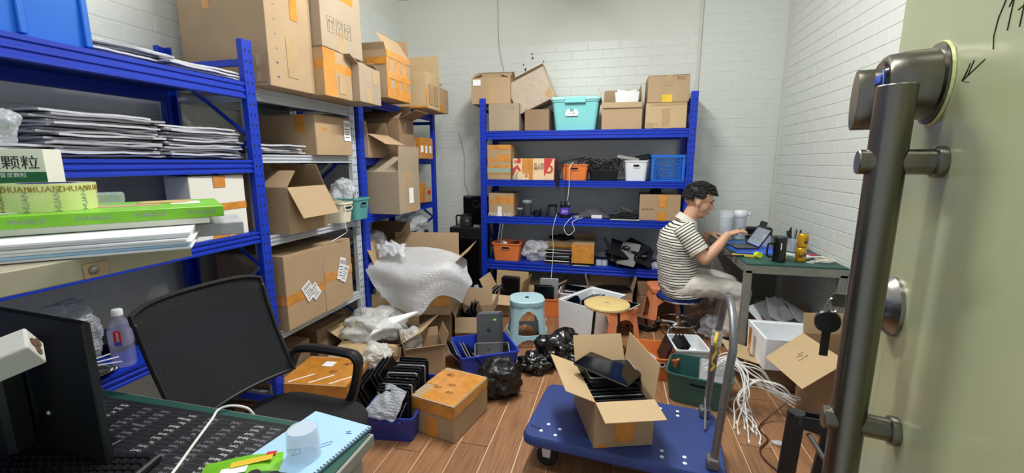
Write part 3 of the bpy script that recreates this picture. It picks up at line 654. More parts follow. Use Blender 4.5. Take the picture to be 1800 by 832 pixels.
# ------------------------------------------------------------------ foam boxes
def foam(label, x, y, z, w, d, h, rz, th=.022):
    t = thing('foam_box', label, 'foam box', (x, y, z), rz, 'white foam boxes')
    q = MB(); q.loft([rrect(w*.97, d*.97, .01, 0), rrect(w, d, .012, h), rrect(w-.016, d-.016, .01, h), rrect(w-.018, d-.018, .01, h-.008), rrect(w-2*th, d-2*th, .01, h-.008), rrect(w-2*th-.01, d-2*th-.01, .01, th)]); q.build('body', 'styrofoam', t, smooth=True)
    return t
t = foam('white foam box of tablets between the two stools', -.16, 3.64, .002, .36, .52, .26, R(-31))
for k in range(4):
    q = MB(); q.lathe([(.006, 0), (.004, .002)], 8, M=TR(-.12+.08*k, -.2565, .2-.02*(k % 2), rx=PI/2)); q.build('dent', 'tan_light', t)
t = foam('empty white foam box in front of the green work table', 1.135, 2.915, .16, .44, .34, .20, R(1))
q = MB(); q.box((-.25, .0, .12), (.003, .045, .17)); q.build('tape', 'tape_orange', t)

# ------------------------------------------------------------------ tablets
def slab(w, d, t_, r, name, m):
    q = MB(); q.loft([rrect(w-.003, d-.003, r, -t_/2, 3), rrect(w, d, r, -t_/2+.0015, 3), rrect(w, d, r, t_/2-.0015, 3), rrect(w-.003, d-.003, r, t_/2, 3)]); return q.mesh(name, m)
TB = {k: slab(.172, .245, .0075, .012, 'housing', m) for k, m in (('grey', 'alu_grey'), ('silver', 'alu_silver'), ('black', 'black_plastic'), ('white', 'tablet_white'))}
def face_mesh(m, w=.160, d=.232):
    q = MB(); q.loft([rrect(w, d, .007, 0, 2), rrect(w, d, .007, .0008, 2)]); return q.mesh('screen', m)
SCR = face_mesh('screen_glass'); SCRB = face_mesh('black_gloss', .166, .239)
def logo_mesh():
    q = MB(); pts = []
    for k in range(28):
        a = 2*PI*k/28; r = .0135*(1-.14*abs(math.sin(a))**6*(1 if math.sin(a) > 0 else .6))
        x, y = r*math.cos(a), r*1.08*math.sin(a)
        dx, dy = x-.0165, y-.002
        if math.hypot(dx, dy) < .0065:
            n = math.hypot(dx, dy) or 1; x, y = .0165+dx/n*.0065, .002+dy/n*.0065
        pts.append((x, y))
    q.prism(pts, .0005); q.prism([(.0, .0155), (.002, .0205), (.0065, .0225), (.0055, .018)], .0005)
    return q.mesh('logo', 'logo_dark')
LOGO = logo_mesh()
q = MB(); q.box((0, 0, 0), (.022, .013, .0006)); STK = q.mesh('sticker', 'sticker_green')
def tablet(label, M, kind='grey', group='tablets', screen=SCR, logo=False, sticker=False, face_up=True):
    t = link('tablet', TB[kind], None, M); tag(t, label, 'tablet', group)
    if screen: link('screen', screen, t, TR(0, 0, .0036))
    if logo: link('logo', LOGO, t, TR(0, 0, -.0038, ry=PI))
    if sticker: link('sticker', STK, t, TR(-.045, .075, -.0041) if logo else TR(-.05, -.04, .0046))
    return t
def Mfr(o, xa, ya):
    """frame from origin, x axis and approximate y axis"""
    x_ = V(xa).normalized(); z_ = x_.cross(V(ya)).normalized(); y_ = z_.cross(x_)
    m = Matrix((x_, y_, z_)).transposed().to_4x4(); m.translation = V(o); return m
def std(x, y, z, rz=0, lean=0, h=.1225):
    """tablet standing on its short edge, screen facing -y turned by rz, leaning back by lean"""
    return TR(x, y, z, rz=rz) @ Matrix.Rotation(-lean, 4, 'X') @ TR(0, 0, h, rx=PI/2)
# row in the blue bin: 16 upright tablets
c, s_ = math.cos(R(8)), math.sin(R(8))
for k in range(18):
    yy = -.185+k*.0208; lx = .008*math.sin(k*2.1)+.01
    x, y = -1.115+lx*c-yy*s_, 1.995+lx*s_+yy*c
    tb = tablet(f'{ORD[k]} upright black tablet from the front in the blue bin', std(x, y, .014+.005*(k % 3), R(8+1.5*math.sin(k)), R(5)), 'black' if k % 5 != 3 else 'silver', 'tablets standing in the blue bin', sticker=(k == 0))
    if k == 0:
        for j, (x0, y0, x1, y1) in enumerate(((-.075, .11, -.01, -.03), (.0, .118, -.005, .01), (.07, .11, .0, .01), (-.083, .05, -.05, -.03), (.04, -.02, .075, .06))):
            q = MB(); q.tube([(x0, y0, .0062), (x1, y1, .0062)], .0016, 5); q.build('white_line', 'cable_white', tb)
    elif k in (5, 8, 13):
        for j in range(3): q = MB(); q.tube([(-.05+.05*j, .124, .004), (-.06+.05*j, .118, -.012)], .0015, 5); q.build('cable_end', 'cable_white', tb)
# tilted tablets left of the bin
for k in range(6):
    M = TR(-1.335+.019*k, 2.0+.035*(k//3)+.015*k, .17 if k > 2 else .13, rz=R(12)) @ Matrix.Rotation(R(62), 4, 'Y') @ TR(0, 0, 0)
    tablet(f'{ORD[k]} black tablet from the left leaning beside the blue bin', M, 'black', 'tablets leaning beside the blue bin')
# bright blue bin
Mg = TR(-.845, 2.775, .10, rz=R(20)) @ Matrix.Rotation(R(-14), 4, 'X') @ TR(0, 0, .1225, rx=PI/2) @ Matrix.Rotation(PI, 4, 'Y')
tablet('grey tablet with apple logo and green sticker standing in bright blue bin', Mg, 'grey', 'tablets in the bright blue bin', logo=True, sticker=True)
for k in range(3):
    M2 = TR(-.85+.004*k, 2.795+.0125*(k+1), .095, rz=R(20)) @ Matrix.Rotation(R(-14), 4, 'X') @ TR(0, 0, .1225, rx=PI/2) @ Matrix.Rotation(PI, 4, 'Y')
    tablet(f'{ORD[k]} tablet behind the upright grey one in bright blue bin', M2, 'grey', 'tablets in the bright blue bin')
for k in range(7):
    M3 = TR(-1.06+.026*k+(.02 if k > 3 else 0), 2.66-.004*k, .085, rz=R(32)) @ Matrix.Rotation(R(90-42), 4, 'Y')
    tablet(f'{ORD[k]} slanted tablet from the left in bright blue bin', M3, ('silver', 'black', 'silver', 'black', 'silver', 'silver', 'black')[k], 'tablets slanted in the bright blue bin', screen=SCRB)
tablet('flat silver tablet lying before the upright grey one in bright blue bin', TR(-.80, 2.70, .125, rz=R(18)) @ Matrix.Rotation(R(6), 4, 'X') @ Matrix.Rotation(PI/2, 4, 'Z'), 'silver', 'tablets in the bright blue bin')
# cart box: column of tablets and three on top
cz = Matrix.Translation(V((.015, 1.925, .196))) @ Matrix.Rotation(R(19), 4, 'Z')
for k in range(15):
    M = cz @ TR(.003*math.sin(k*1.7), -.155+.0195*k, .098+.004*(k % 3), rx=PI/2-.10) @ Matrix.Rotation(PI/2, 4, 'Z')
    tablet(f'{ORD[k]} upright tablet from the front in the trolley box', M, 'black' if k % 3 else 'silver', 'tablets packed in the trolley box')
for k, (x, y, z, a) in enumerate(((.01, .05, .206, 4), (.012, .04, .216, -3), (.0, .05, .226, 5), (.012, .06, .236, 0))):
    tablet(f'{("lowest", "second lowest", "third lowest", "fourth lowest")[k]} flat black tablet in the pile atop the trolley box', cz @ TR(x, y, z, rz=R(90+a)), 'silver' if k == 3 else 'black', 'tablets piled in the trolley box')
tablet('big black screen lying askew on top of the trolley box', cz @ TR(-.015, .015, .262, rx=R(6), ry=R(4), rz=R(48)) @ Matrix.Scale(1.12, 4), 'black', 'tablets piled in the trolley box', screen=SCRB)
# box beside the stool
for k, (dx, dy, a, b_) in enumerate(((-.02, .02, 20, 15), (.03, .03, 10, 35), (.07, .0, 0, 62), (.09, .0, 0, 68), (.11, .0, 0, 72))):
    tablet(f'{ORD[k]} black tablet from the left in the open box by the blue stool', TR(-1.17, 3.22, .165+.012*(k % 2), rz=R(14)) @ TR(dx, dy, 0, rz=R(a)) @ Matrix.Rotation(R(b_), 4, 'Y'), 'black', 'tablets in the box by the blue stool', sticker=False)
# box under back rack left
for k in range(4):
    tablet(f'{ORD[k]} brownish tablet from the left in the box under the back rack', TR(-1.115+.022*k, 3.86, .125, rz=R(-4)) @ Matrix.Rotation(R(78), 4, 'Y'), ('black', 'silver', 'black', 'silver')[k], 'tablets in box under back rack')
for k in range(4):
    tablet(f'{ORD[k]} black tablet facing front in the box under the back rack', std(-.95, 3.80+.02*k, .09, R(-4), R(6)), 'black', 'tablets in box under back rack')
for k, (kd, dx, dz) in enumerate((('black', .0, .03), ('black', -.02, .035), ('silver', .03, .09), ('silver', .03, .085))):
    tablet(f'{ORD[k]} tablet from the front in the orange crate under back rack', std(-.61+dx, 3.80+.03*k, dz, R(3), R(4)), kd, 'tablets in the orange crate', screen=SCR if kd == 'black' else None)
for k in range(6):
    tablet(f'{ORD[k]} flat black tablet from below in the white basin under back rack', TR(-.33, 4.0, .16+.011*k, rz=R(90+5*math.sin(k*2)), rx=R(5)), 'black' if k % 2 else 'silver', 'tablets in the white basin')
tablet('dark tablet leaning at the left inside the foam box', TR(-.30, 3.60, .175, rz=R(-20)) @ Matrix.Rotation(R(55), 4, 'Y'), 'black', 'tablets in the foam box')
for k in range(4):
    tablet(f'{ORD[k]} silver-edged tablet from the left inside the foam box', TR(-.19+.03*k, 3.66+.012*k, .165, rz=R(-25)) @ Matrix.Rotation(R(76), 4, 'Y'), 'silver' if k < 3 else 'white', 'tablets in the foam box')
for k in range(3):
    tablet(f'{("lowest", "middle", "topmost")[k]} black screen across the open box under the back rack', TR(-.02+.03*k, 4.0, .232+.010*k, rz=R(90+8*k), rx=R(3)), 'black', 'screens on the box under the back rack', screen=SCRB)
tablet('white tablet on the orange stool behind the wooden one', TR(.085, 3.52, .258, rz=R(60)), 'white', 'loose tablets')
for k in range(5):
    tablet(f'{ORD[k]} black panel from the bottom in the floor pile beyond the orange stool', TR(.24+.012*k, 3.72+.01*math.sin(k*3), .007+.009*k, rz=R(60+9*math.sin(k*2))), 'black', 'black panels on the floor', screen=SCRB)
# pile on the bottom shelf of the back rack
for k in range(10):
    tablet(f'{ORD[k]} tablet from the bottom in the pile on back rack bottom shelf', TR(-.53+.012*math.sin(k*2.3), 4.16+.01*math.cos(k*1.7), .432+.0155*k, rz=R(90+7*math.sin(k*1.3)), rx=R(1.5*math.sin(k))), ('silver', 'black', 'white', 'black', 'silver')[k % 5], 'tablet pile on the back rack')
tablet('black tablet lying under the orange wrapped box on back rack', TR(-.30, 4.165, .432, rz=R(90)), 'black', 'loose tablets')
# left rack low shelf: stack with white edges
for k in range(5):
    tablet(f'{ORD[k]} white-edged tablet from the bottom of the stack behind the monitor', TR(-1.86+.01*k, .98-.012*k, .657+.0095*k, rz=R(8-5*k)), 'white' if k % 2 else 'black', 'tablets on the low shelf of the left rack', screen=SCRB)
for k in range(5):
    tablet(f'{ORD[k]} black tablet from the bottom of the pile behind the water bottle', TR(-2.05+.006*k, 1.30+.01*math.sin(k*2), .657+.0095*k, rz=R(12*math.sin(k))), 'black', 'tablets behind the bottle', screen=SCRB)
for k in range(3):
    q = MB(); q.tube([(0, -.11, 0), (0, .11, 0)], .0028, 6); o = q.build('white_rod', 'cable_white'); o.matrix_basis = TR(-1.80-.02*k, 1.0, .707, rz=R(-50+22*k))
    tag(o, f'{("nearest", "middle", "farthest")[k]} thin white rod lying on the tablet stack behind the monitor', 'rod', 'thin white rods')

# ------------------------------------------------------------------ soft stuff
def crumple(label, c, rx, ry, rz_, m, seed=0, amp=.35, cat='plastic bag', name='plastic_bag', sub=5, fr=3.2, group=None, floor=None, rot=0, knot=False):
    t = thing(name, label, cat, c, rot, group)
    b = bmesh.new(); bmesh.ops.create_icosphere(b, subdivisions=sub, radius=1)
    for v in b.verts:
        p = v.co.normalized(); n1 = noise.noise(p*fr*.5+V((seed*3.1, 1.7, seed)))
        w_ = p+.35*V((noise.noise(p*2+V((seed, 0, 0))), noise.noise(p*2+V((0, seed, 0))), noise.noise(p*2+V((0, 0, seed)))))
        n2 = sum((.5-abs(noise.noise(w_*fr*k_+V((seed, seed*2.2, k_)))))*g_ for k_, g_ in ((.9, .62), (1.9, .42), (4.2, .22)))
        r = 1+amp*n1+amp*.75*(n2-.4)
        v.co = V((p.x*rx*r, p.y*ry*r, p.z*rz_*r))
        if floor is not None and v.co.z < floor: v.co.z = floor+.001*noise.noise(p*9)
    q = MB(); q.bm.free(); q.bm = b; o = q.build('film', m, t, smooth=False)
    for p_ in o.data.polygons: p_.use_smooth = True
    if knot:
        q = MB(); q.loft([[V((.012*math.cos(a)*s, .012*math.sin(a)*s, z)) for a in [2*PI*k/10 for k in range(10)]] for s, z in ((1.5, rz_*.85), (.7, rz_*1.02), (2.2, rz_*1.12), (3.0, rz_*1.2))], False, False); q.build('knot', m, t, smooth=True)
    return t
def sheet(label, f, nu, nv, m, name='bubble_wrap', cat='bubble wrap', group='bubble wrap sheets', th=.003, loc=(0, 0, 0)):
    q = MB(); q.grid(f, nu, nv); o = q.build(name, m, smooth=True); o.location = loc
    md = o.modifiers.new('thickness', 'SOLIDIFY'); md.thickness = th; md.offset = 0
    return tag(o, label, cat, group)
def nz(u, v, s=3, k=0): return noise.noise(V((u*s, v*s, k)))
# ------------------------------------------------------------------ platform trolley
t = thing('platform_trolley', 'blue platform trolley with grey folding handle on the wood floor', 'trolley', (.075, 1.93, 0), R(-6))
TL, TW = .86, .50
q = MB(); q.loft([rrect(TL-.03, TW-.03, .04, .135), rrect(TL, TW, .05, .15), rrect(TL, TW, .05, .178), rrect(TL-.016, TW-.016, .045, .19)]); dk = q.build('deck', 'cart_blue', t, smooth=True)
for (x, y) in ((-.33, -.13), (-.35, -.19), (-.27, -.15), (-.28, -.2), (.17, .19), (.17, .15), (.25, .19), (.25, .15), (.18, -.15), (.18, -.19), (.27, -.16), (.27, -.2)):
    q = MB(); q.lathe([(.0085, .1902), (.0085, .1912)], 12, M=TR(x, y, 0)); q.build('rivet', 'bin_white', dk)
for k in range(3):
    q = MB(); q.lathe([(.0065, .1902), (.0065, .191)], 10, M=TR(-.4+.018*k, -.165-.006*k, 0)); q.build('deck_hole', 'hole_dark', dk)
for (x, y) in ((-.33, -.16), (-.33, .16), (.33, -.16), (.33, .16)):
    q = MB(); q.box((x, y, .128), (.08, .07, .012), bev=.003); q.prism([(-.012, 0), (.022, 0), (.03, .07), (-.02, .07)], .004, M=TR(x, y-.022, .055, rx=PI/2)); q.prism([(-.012, 0), (.022, 0), (.03, .07), (-.02, .07)], .004, M=TR(x, y+.026, .055, rx=PI/2)); c_ = q.build('castor', 'bin_white', t)
    q = MB(); q.lathe([(.012, -.016), (.044, -.016), (.05, -.011), (.05, .011), (.044, .016), (.012, .016)], 24, M=TR(x+.005, y, .051, rx=PI/2)); w_ = q.build('wheel', 'rubber', c_, smooth=True)
hx = TL/2-.055
pts = [(hx, -.19, .20)]+[(hx+.03*(k/9), -.19, .2+.46*k/9) for k in range(1, 10)]
arc = [(hx+.035, -.0-.19*math.cos(PI*k/14), .66+.19*math.sin(PI*k/14)) for k in range(1, 14)]
pts = pts+arc+[(hx+.03*(k/9), .19, .2+.46*k/9) for k in range(9, -1, -1)]
q = MB(); q.tube(pts, .0155, 12); h_ = q.build('handle', 'tube_grey', t, smooth=True)
for s in (-1, 1):
    q = MB(); q.box((hx-.002, s*.19, .215), (.05, .045, .05), bev=.006); q.lathe([(.007, -.03), (.007, .03)], 10, M=TR(hx-.018, s*.19, .225, rx=PI/2)); q.build('hinge', 'tube_grey', h_)
q = MB(); q.prism([(0, 0), (.035, .0), (.05, .32), (.01, .35)], .006, M=TR(hx, .17, .27, rx=PI/2, rz=-PI/2)); q.build('brace_plate', 'tube_grey', h_)
q = MB(); q.tube([(hx-.005, .17, .30), (hx-.01, .06, .2)], .006, 8); q.build('brace_rod', 'tube_grey', h_)
for k in range(3):
    q = MB(); q.lathe([(.02+.004*(k % 2), 0), (.024, .016), (.019, .034)], 9, M=TR(hx+.024, .19, .56+.028*k, rx=.2*(k-1)), cap0=False, cap1=False); q.build('tape_wrap', 'milky_film', h_)
q = MB(); q.tube(catmull([(hx+.02, .16, .64), (hx+.01, .13, .6), (hx+.02, .15, .55), (hx, .13, .51), (hx+.015, .14, .48), (hx, .13, .46)], 4), .0022, 5, flat=3); q.build('yellow_ribbon', 'tape_yellow', h_)

# ------------------------------------------------------------------ stools
def plastic_stool(label, x, y, rt, rb, h, m, rz=0, ring=True, square=0., group='plastic stools'):
    t = thing('plastic_stool', label, 'stool', (x, y, 0), rz, group)
    q = MB(); q.loft([rrect(2*r, 2*r, r*(1-square), z, 8) for r, z in ((rt*.98, h-.045), (rt, h-.03), (rt, h-.006), (rt*.95, h), (rt*.3, h-.002))]); s = q.build('seat', m, t, smooth=True)
    q = MB(); q.lathe([(.018, h+.0003), (.012, h+.001)], 12); q.build('vent', 'hole_dark', s) if ring else q.bm.free()
    nA, nZ = 96, 44; zt = h-.03
    def rad(z): return rb+(rt*.96-rb)*(z/zt)**.9
    def solid(a, z):
        a4 = ((a/(PI/2)) % 1)-.5; hw = .5-.13-.06*(1-z/zt)   # window half width (fraction of quadrant), legs at quadrant edges
        if ring:
            if .11 < z/zt < .24: pass
            lo, hi = .30*zt, .86*zt
            if lo < z < hi:
                e = max(0, (z-(hi-.12))/.12); ww = hw*math.sqrt(max(0, 1-e*e))
                if abs(a4) < ww: return False
            if z < .20*zt:
                e = z/(.20*zt); ww = (hw+.02)*math.sqrt(max(0, 1-e*e))
                if abs(a4) < ww: return False
        else:
            hi = .72*zt; e = max(0, (z-(hi-.07))/.07)
            if z < hi and abs(a4) < hw*1.0*math.sqrt(max(0, 1-e*e)): return False
        return True
    q = MB(); grid = {}
    for th_ in (0, 1):
        for j in range(nZ+1):
            z = zt*j/nZ; r = rad(z)-.007*th_
            for i in range(nA):
                a = 2*PI*i/nA+PI/4
                k = 1/max(abs(math.cos(a-0)), abs(math.sin(a-0)))
                f = 1+square*(k-1)*.8
                grid[th_, i, j] = q.bm.verts.new((r*f*math.cos(a), r*f*math.sin(a), z))
    S_ = {(i, j): solid(2*PI*(i+.5)/nA, zt*(j+.5)/nZ) for i in range(nA) for j in range(nZ)}
    F = q.bm.faces.new
    for (i, j), v in S_.items():
        if not v: continue
        i2 = (i+1) % nA
        F((grid[0, i, j], grid[0, i2, j], grid[0, i2, j+1], grid[0, i, j+1])); F((grid[1, i, j], grid[1, i, j+1], grid[1, i2, j+1], grid[1, i2, j]))
        for (di, dj, e) in ((-1, 0, ((i, j), (i, j+1))), (1, 0, ((i2, j), (i2, j+1))), (0, -1, ((i, j), (i2, j))), (0, 1, ((i, j+1), (i2, j+1)))):
            jj = j+dj
            if jj < 0 or jj >= nZ or not S_[((i+di) % nA, jj)]:
                a_, b_ = e; F((grid[0, a_[0], a_[1]], grid[0, b_[0], b_[1]], grid[1, b_[0], b_[1]], grid[1, a_[0], a_[1]]))
    for v in [v for v in q.bm.verts if not v.link_faces]: q.bm.verts.remove(v)
    q.build('legs', m, t, smooth=True)
    return t
plastic_stool('light blue plastic stool with arched openings beside the foam box', -.655, 3.20, .138, .178, .36, 'stool_blue', R(18), True, .25)
plastic_stool('low orange plastic stool behind the wooden-topped stool', .075, 3.53, .12, .15, .25, 'stool_orange', R(20), False, .6)
plastic_stool('tall orange plastic stool standing behind the seated man', .45, 3.93, .13, .17, .33, 'stool_orange', R(10), False, .6)
t = thing('wooden_stool', 'round wooden stool with four thin iron legs near the trolley', 'stool', (-.03, 3.0, 0), R(20))
q = MB(); q.lathe([(.10, .40), (.155, .404), (.162, .413), (.16, .424), (.15, .43), (.05, .431)], 40); q.build('seat', 'seat_wood', t, smooth=True)
q = MB(); q.box((0, 0, .4315), (.03, .008, .001)); q.build('seat_mark', 'ink_brown', t)
for k in range(4):
    a = k*PI/2+.4
    q = MB(); q.tube([(.115*math.cos(a), .115*math.sin(a), .40), (.15*math.cos(a), .15*math.sin(a), 0)], .006, 8); q.build('leg', 'iron', t)
q = MB(); q.tube([(.118*math.cos(2*PI*k/24), .118*math.sin(2*PI*k/24), .394) for k in range(24)], .005, 6, closed=True); q.build('seat_ring', 'iron', t)
q = MB(); q.tube([(.144*math.cos(2*PI*k/24), .144*math.sin(2*PI*k/24), .08) for k in range(24)], .005, 6, closed=True); q.build('foot_ring', 'iron', t)
# swivel stool
t = thing('swivel_stool', 'round swivel stool with blue seat and chrome base under the man', 'stool', (.545, 3.62, 0), .4)
q = MB(); q.lathe([(.15, .315), (.172, .32), (.175, .335), (.165, .35), (.10, .356), (.02, .356)], 36); q.build('seat', 'blue_vinyl', t, smooth=True)
q = MB(); q.tube([(.174*math.cos(2*PI*k/36), .174*math.sin(2*PI*k/36), .318) for k in range(36)], .009, 8, closed=True); q.build('seat_rim', 'chrome', t, smooth=True)
q = MB(); q.lathe([(.014, .17), (.014, .315)], 16); q.lathe([(.022, .05), (.024, .16), (.018, .2)], 16); q.build('column', 'chrome', t, smooth=True)
for k in range(5):
    a = 2*PI*k/5
    q = MB(); q.tube(catmull([(.02*math.cos(a), .02*math.sin(a), .10), (.11*math.cos(a), .11*math.sin(a), .098), (.165*math.cos(a), .165*math.sin(a), .085), (.19*math.cos(a), .19*math.sin(a), .05), (.195*math.cos(a), .195*math.sin(a), .012)], 4), .011, 8); l_ = q.build('leg', 'chrome', t, smooth=True)
    q = MB(); q.lathe([(.016, 0), (.02, .006), (.014, .016)], 12, M=TR(.195*math.cos(a), .195*math.sin(a), 0)); q.build('foot', 'rubber', l_)
q = MB(); q.tube([(.15*math.cos(2*PI*k/30), .15*math.sin(2*PI*k/30), .115) for k in range(30)], .009, 8, closed=True); q.build('foot_ring', 'chrome', t, smooth=True)
q = MB(); q.tube([(0, -.02, .30), (-.05, -.10, .298), (-.07, -.13, .292)], .007, 8); q.build('lever', 'black_plastic', t)

# ------------------------------------------------------------------ office chair
t = thing('office_chair', 'black office chair with mesh back and armrests behind the desk', 'chair', (-1.10, 1.125, 0), R(-2))
def seatf(u, v):
    x = -.235+.47*u; y = -.235+.47*v; e = max(abs(u-.5), abs(v-.5))*2
    return x, y, 0
q = MB(); q.loft([rrect(.40, .42, .11, .43, 6), rrect(.47, .48, .13, .445, 6), rrect(.48, .49, .13, .475, 6), rrect(.46, .47, .12, .492, 6), rrect(.36, .38, .10, .498, 6), rrect(.2, .2, .06, .494, 6)]); q.build('seat', 'black_fabric', t, smooth=True)
BH0, BH1 = .60, .985
def bk(u, v, off=0):
    y = -.232+.464*u; c = (u-.5)*2; z = BH0+(BH1-BH0)*v
    rc = .0 if v < .9 else .02*(abs(c)**6)
    x = -.19-.13*v-.035*math.sin(v*PI*.9)*.5+.05*c*c-off
    return (x, y*(1-.05*(1-v)), z-rc)
# mesh back: woven threads as a lattice, frame around it
q = MB(); NU, NV = 30, 26
q.grid(bk, NU, NV); o = q.build('mesh_back', 'black_fabric', t, smooth=True)
mk = MATS['black_fabric']
mm = mat('mesh_weave', (17, 18, 21), .85, var=0)
nt = mm.node_tree; N = nt.nodes; L_ = nt.links; tcn = N.new('ShaderNodeTexCoord'); ck = N.new('ShaderNodeTexVoronoi'); ck.inputs['Scale'].default_value = 260; ck.inputs['Randomness'].default_value = .2
L_.new(tcn.outputs['Object'], ck.inputs['Vector']); mr = N.new('ShaderNodeMapRange'); mr.inputs[1].default_value = .16; mr.inputs[2].default_value = .24; mr.inputs[3].default_value = .30; mr.inputs[4].default_value = 1
L_.new(ck.outputs['Distance'], mr.inputs[0]); L_.new(mr.outputs[0], N['Principled BSDF'].inputs['Alpha'])
o.data.materials.clear(); o.data.materials.append(mm)
edge = [bk(u/20, 0) for u in range(21)]+[bk(1, v/16) for v in range(1, 17)]+[bk(1-u/20, 1) for u in range(1, 21)]+[bk(0, 1-v/16) for v in range(1, 16)]
q = MB(); q.tube(edge, .008, 8, closed=True); q.build('back_frame', 'black_plastic', t, smooth=True)
q = MB(); q.tube([(-.02, 0, .425), (-.2, 0, .42), (-.255, 0, .48), (-.245, 0, .62), (-.27, 0, .72)], .022, 8, flat=1.6); q.build('back_support', 'black_plastic', t, smooth=True)
for s in (-1, 1):
    y = s*.255
    q = MB(); q.tube(catmull([(-.175, y*.93, .60), (-.13, y, .672), (.08, y, .68), (.13, y, .664), (.135, y, .62), (.10, y*.99, .50), (.06, y*.9, .435)], 5), .019, 8, flat=1.5); q.build('armrest', 'black_plastic', t, smooth=True)
q = MB(); q.lathe([(.028, .09), (.028, .3), (.02, .3), (.02, .43)], 16); q.build('gas_column', 'black_plastic', t, smooth=True)
for k in range(5):
    a = 2*PI*k/5+.3
    q = MB(); q.tube([(0, 0, .09), (.14*math.cos(a), .14*math.sin(a), .085), (.28*math.cos(a), .28*math.sin(a), .065)], [.026, .02, .016], 8); l_ = q.build('base_leg', 'black_plastic', t, smooth=True)
    q = MB(); q.lathe([(.012, -.02), (.027, -.018), (.027, .018), (.012, .02)], 16, M=TR(.28*math.cos(a), .28*math.sin(a), .028, rx=PI/2, rz=a)); q.build('castor', 'rubber', l_)

# ------------------------------------------------------------------ desk with hutch
t = thing('desk', 'desk with dark green top and pale metal edge at the lower left', 'desk', (0, 0, 0))
q = MB(); q.box((-1.1525, .49, .733), (1.175, .74, .03), bev=.002); q.build('desktop', 'desk_frame', t)
q = MB(); q.box((-1.1525, .49, .7495), (1.161, .726, .003)); q.build('green_top', 'green_mat', t)
q = MB(); q.box((-1.1525, .845, .69), (1.05, .02, .055)); q.build('apron', 'desk_frame', t)
for (x, y) in ((-1.70, .16), (-.61, .16), (-1.70, .82), (-.61, .82)):
    q = MB(); q.box((x, y, .36), (.04, .04, .716)); q.build('leg', 'desk_frame', t)
t = thing('desk_hutch', 'beige shelf board with screwed bracket carrying papers above the desk', 'shelf', (0, 0, 0))
q = MB(); q.box((-1.26, .42, 1.213), (.50, .79, .044), bev=.002); q.build('board', 'board_beige', t)
for y in (.05, .24): q = MB(); q.box((-1.40, y, .971), (.16, .03, .44)); q.build('upright', 'board_beige', t)
q = MB(); q.box((-1.008, .612, 1.207), (.004, .042, .03), bev=.001); bkt = q.build('bracket', 'tape_pale', t)
q = MB(); q.lathe([(.009, 0), (.008, .003), (.004, .004)], 16, M=TR(-1.006, .606, 1.207, ry=PI/2)); scw = q.build('screw', 'steel', bkt, smooth=True)
# desk mat with shortcut table
t = thing('desk_mat', 'black desk mat printed with a white table of keyboard shortcuts', 'desk mat', (-1.20, .655, .7525), R(1))
q = MB(); q.box((0, 0, .001), (.84, .34, .002)); q.build('pad', 'mat_black', t)
b = MB(); CX = [-.41, -.33, -.27, -.17, -.08, .0, .06, .15, .22, .29, .36, .41]
for x in CX: b.box((x, 0, .0021), (.0007, .31, .0002))
for k in range(21): b.box((0, -.155+k*.0155, .0021), (.82, .0005, .0002))
o = b.build('ruled_lines', 'ink_dim', t); o['kind'] = 'stuff'
WORDS = ['Shift+Enter', 'Ctrl+S', 'Alt+F4', 'Ctrl+I', 'Ctrl+T', 'Ctrl+D', 'Ctrl+B', 'Ctrl+U', 'Shift+F3', 'Shift+F2', 'Tab', 'Enter', 'Ctrl+P', 'Ctrl+Z']
for c in range(11):
    ln = '\n'.join(WORDS[(c*5+r*3) % 14] for r in range(20))
    text('print', ln, .0105, TR(CX[c+1]-.004, 0, .0022, rz=PI), 'ink_mid' if c % 3 else 'ink_white', t, align='LEFT', sx=.9, sl=1.476)
# keyboard
t = thing('keyboard', 'black keyboard at the bottom edge below the monitor', 'keyboard', (-1.12, .55, .756), R(14))
q = MB(); q.box((0, 0, .009), (.34, .13, .018), bev=.004); q.build('case', 'black_plastic', t)
q = MB(); q.box((0, 0, .0105), (.14, .05, .008)); km = None; q.bm.free()
q = MB(); q.loft([rrect(.016, .016, .002, 0, 2), rrect(.013, .013, .002, .007, 2)]); km = q.mesh('key', 'black_plastic')
for i in range(18):
    for j in range(6): link('key', km, t, TR(-.155+i*.0182, -.048+j*.0192, .0182))
# monitor from behind
t = thing('monitor', 'black monitor seen from behind at the lower left edge', 'monitor', (-1.24, .60, .7525), R(-4))
q = MB(); q.box((0, .012, .178), (.40, .014, .335), bev=.003); q.build('back_shell', 'black_plastic', t)
q = MB(); q.box((0, .0205, .178), (.385, .004, .32)); q.build('screen', 'screen_glass', t)
q = MB(); q.box((-.02, -.03, .16), (.05, .05, .25), bev=.01); q.build('stand', 'black_plastic', t)
q = MB(); q.box((-.02, -.0, .004), (.24, .18, .008), bev=.003); q.build('base', 'black_plastic', t)
q = MB(); q.lathe([(.005, 0), (.004, .002)], 10, M=TR(.028, .0045, .115, rx=PI/2)); q.build('badge', 'bin_white', t)
# white power adapter hanging by its cord
t = thing('power_adapter', 'white power adapter with clover shaped socket hanging before the monitor', 'adapter', M=TR(-.835, .375, 1.145, rz=R(52)) @ Matrix.Rotation(R(-18), 4, 'Y') @ Matrix.Rotation(R(30), 4, 'X'))
q = MB(); q.box((-.005, 0, 0), (.09, .042, .042), bev=.003, seg=2); q.build('case', 'adapter_grey', t)
for (y, z) in ((-.008, -.004), (.008, -.004), (0, .007)):
    q = MB(); q.lathe([(.0072, .0), (.0072, .0016)], 12, M=TR(.0395, y, z, ry=PI/2)); q.build('socket_hole', 'ink_brown', t)
q = MB(); q.tube(catmull([(-.05, 0, 0), (-.07, .0, .03), (-.075, .03, .09), (-.11, .08, .14)], 4), .0025, 6); q.build('cord', 'cable_black', t)
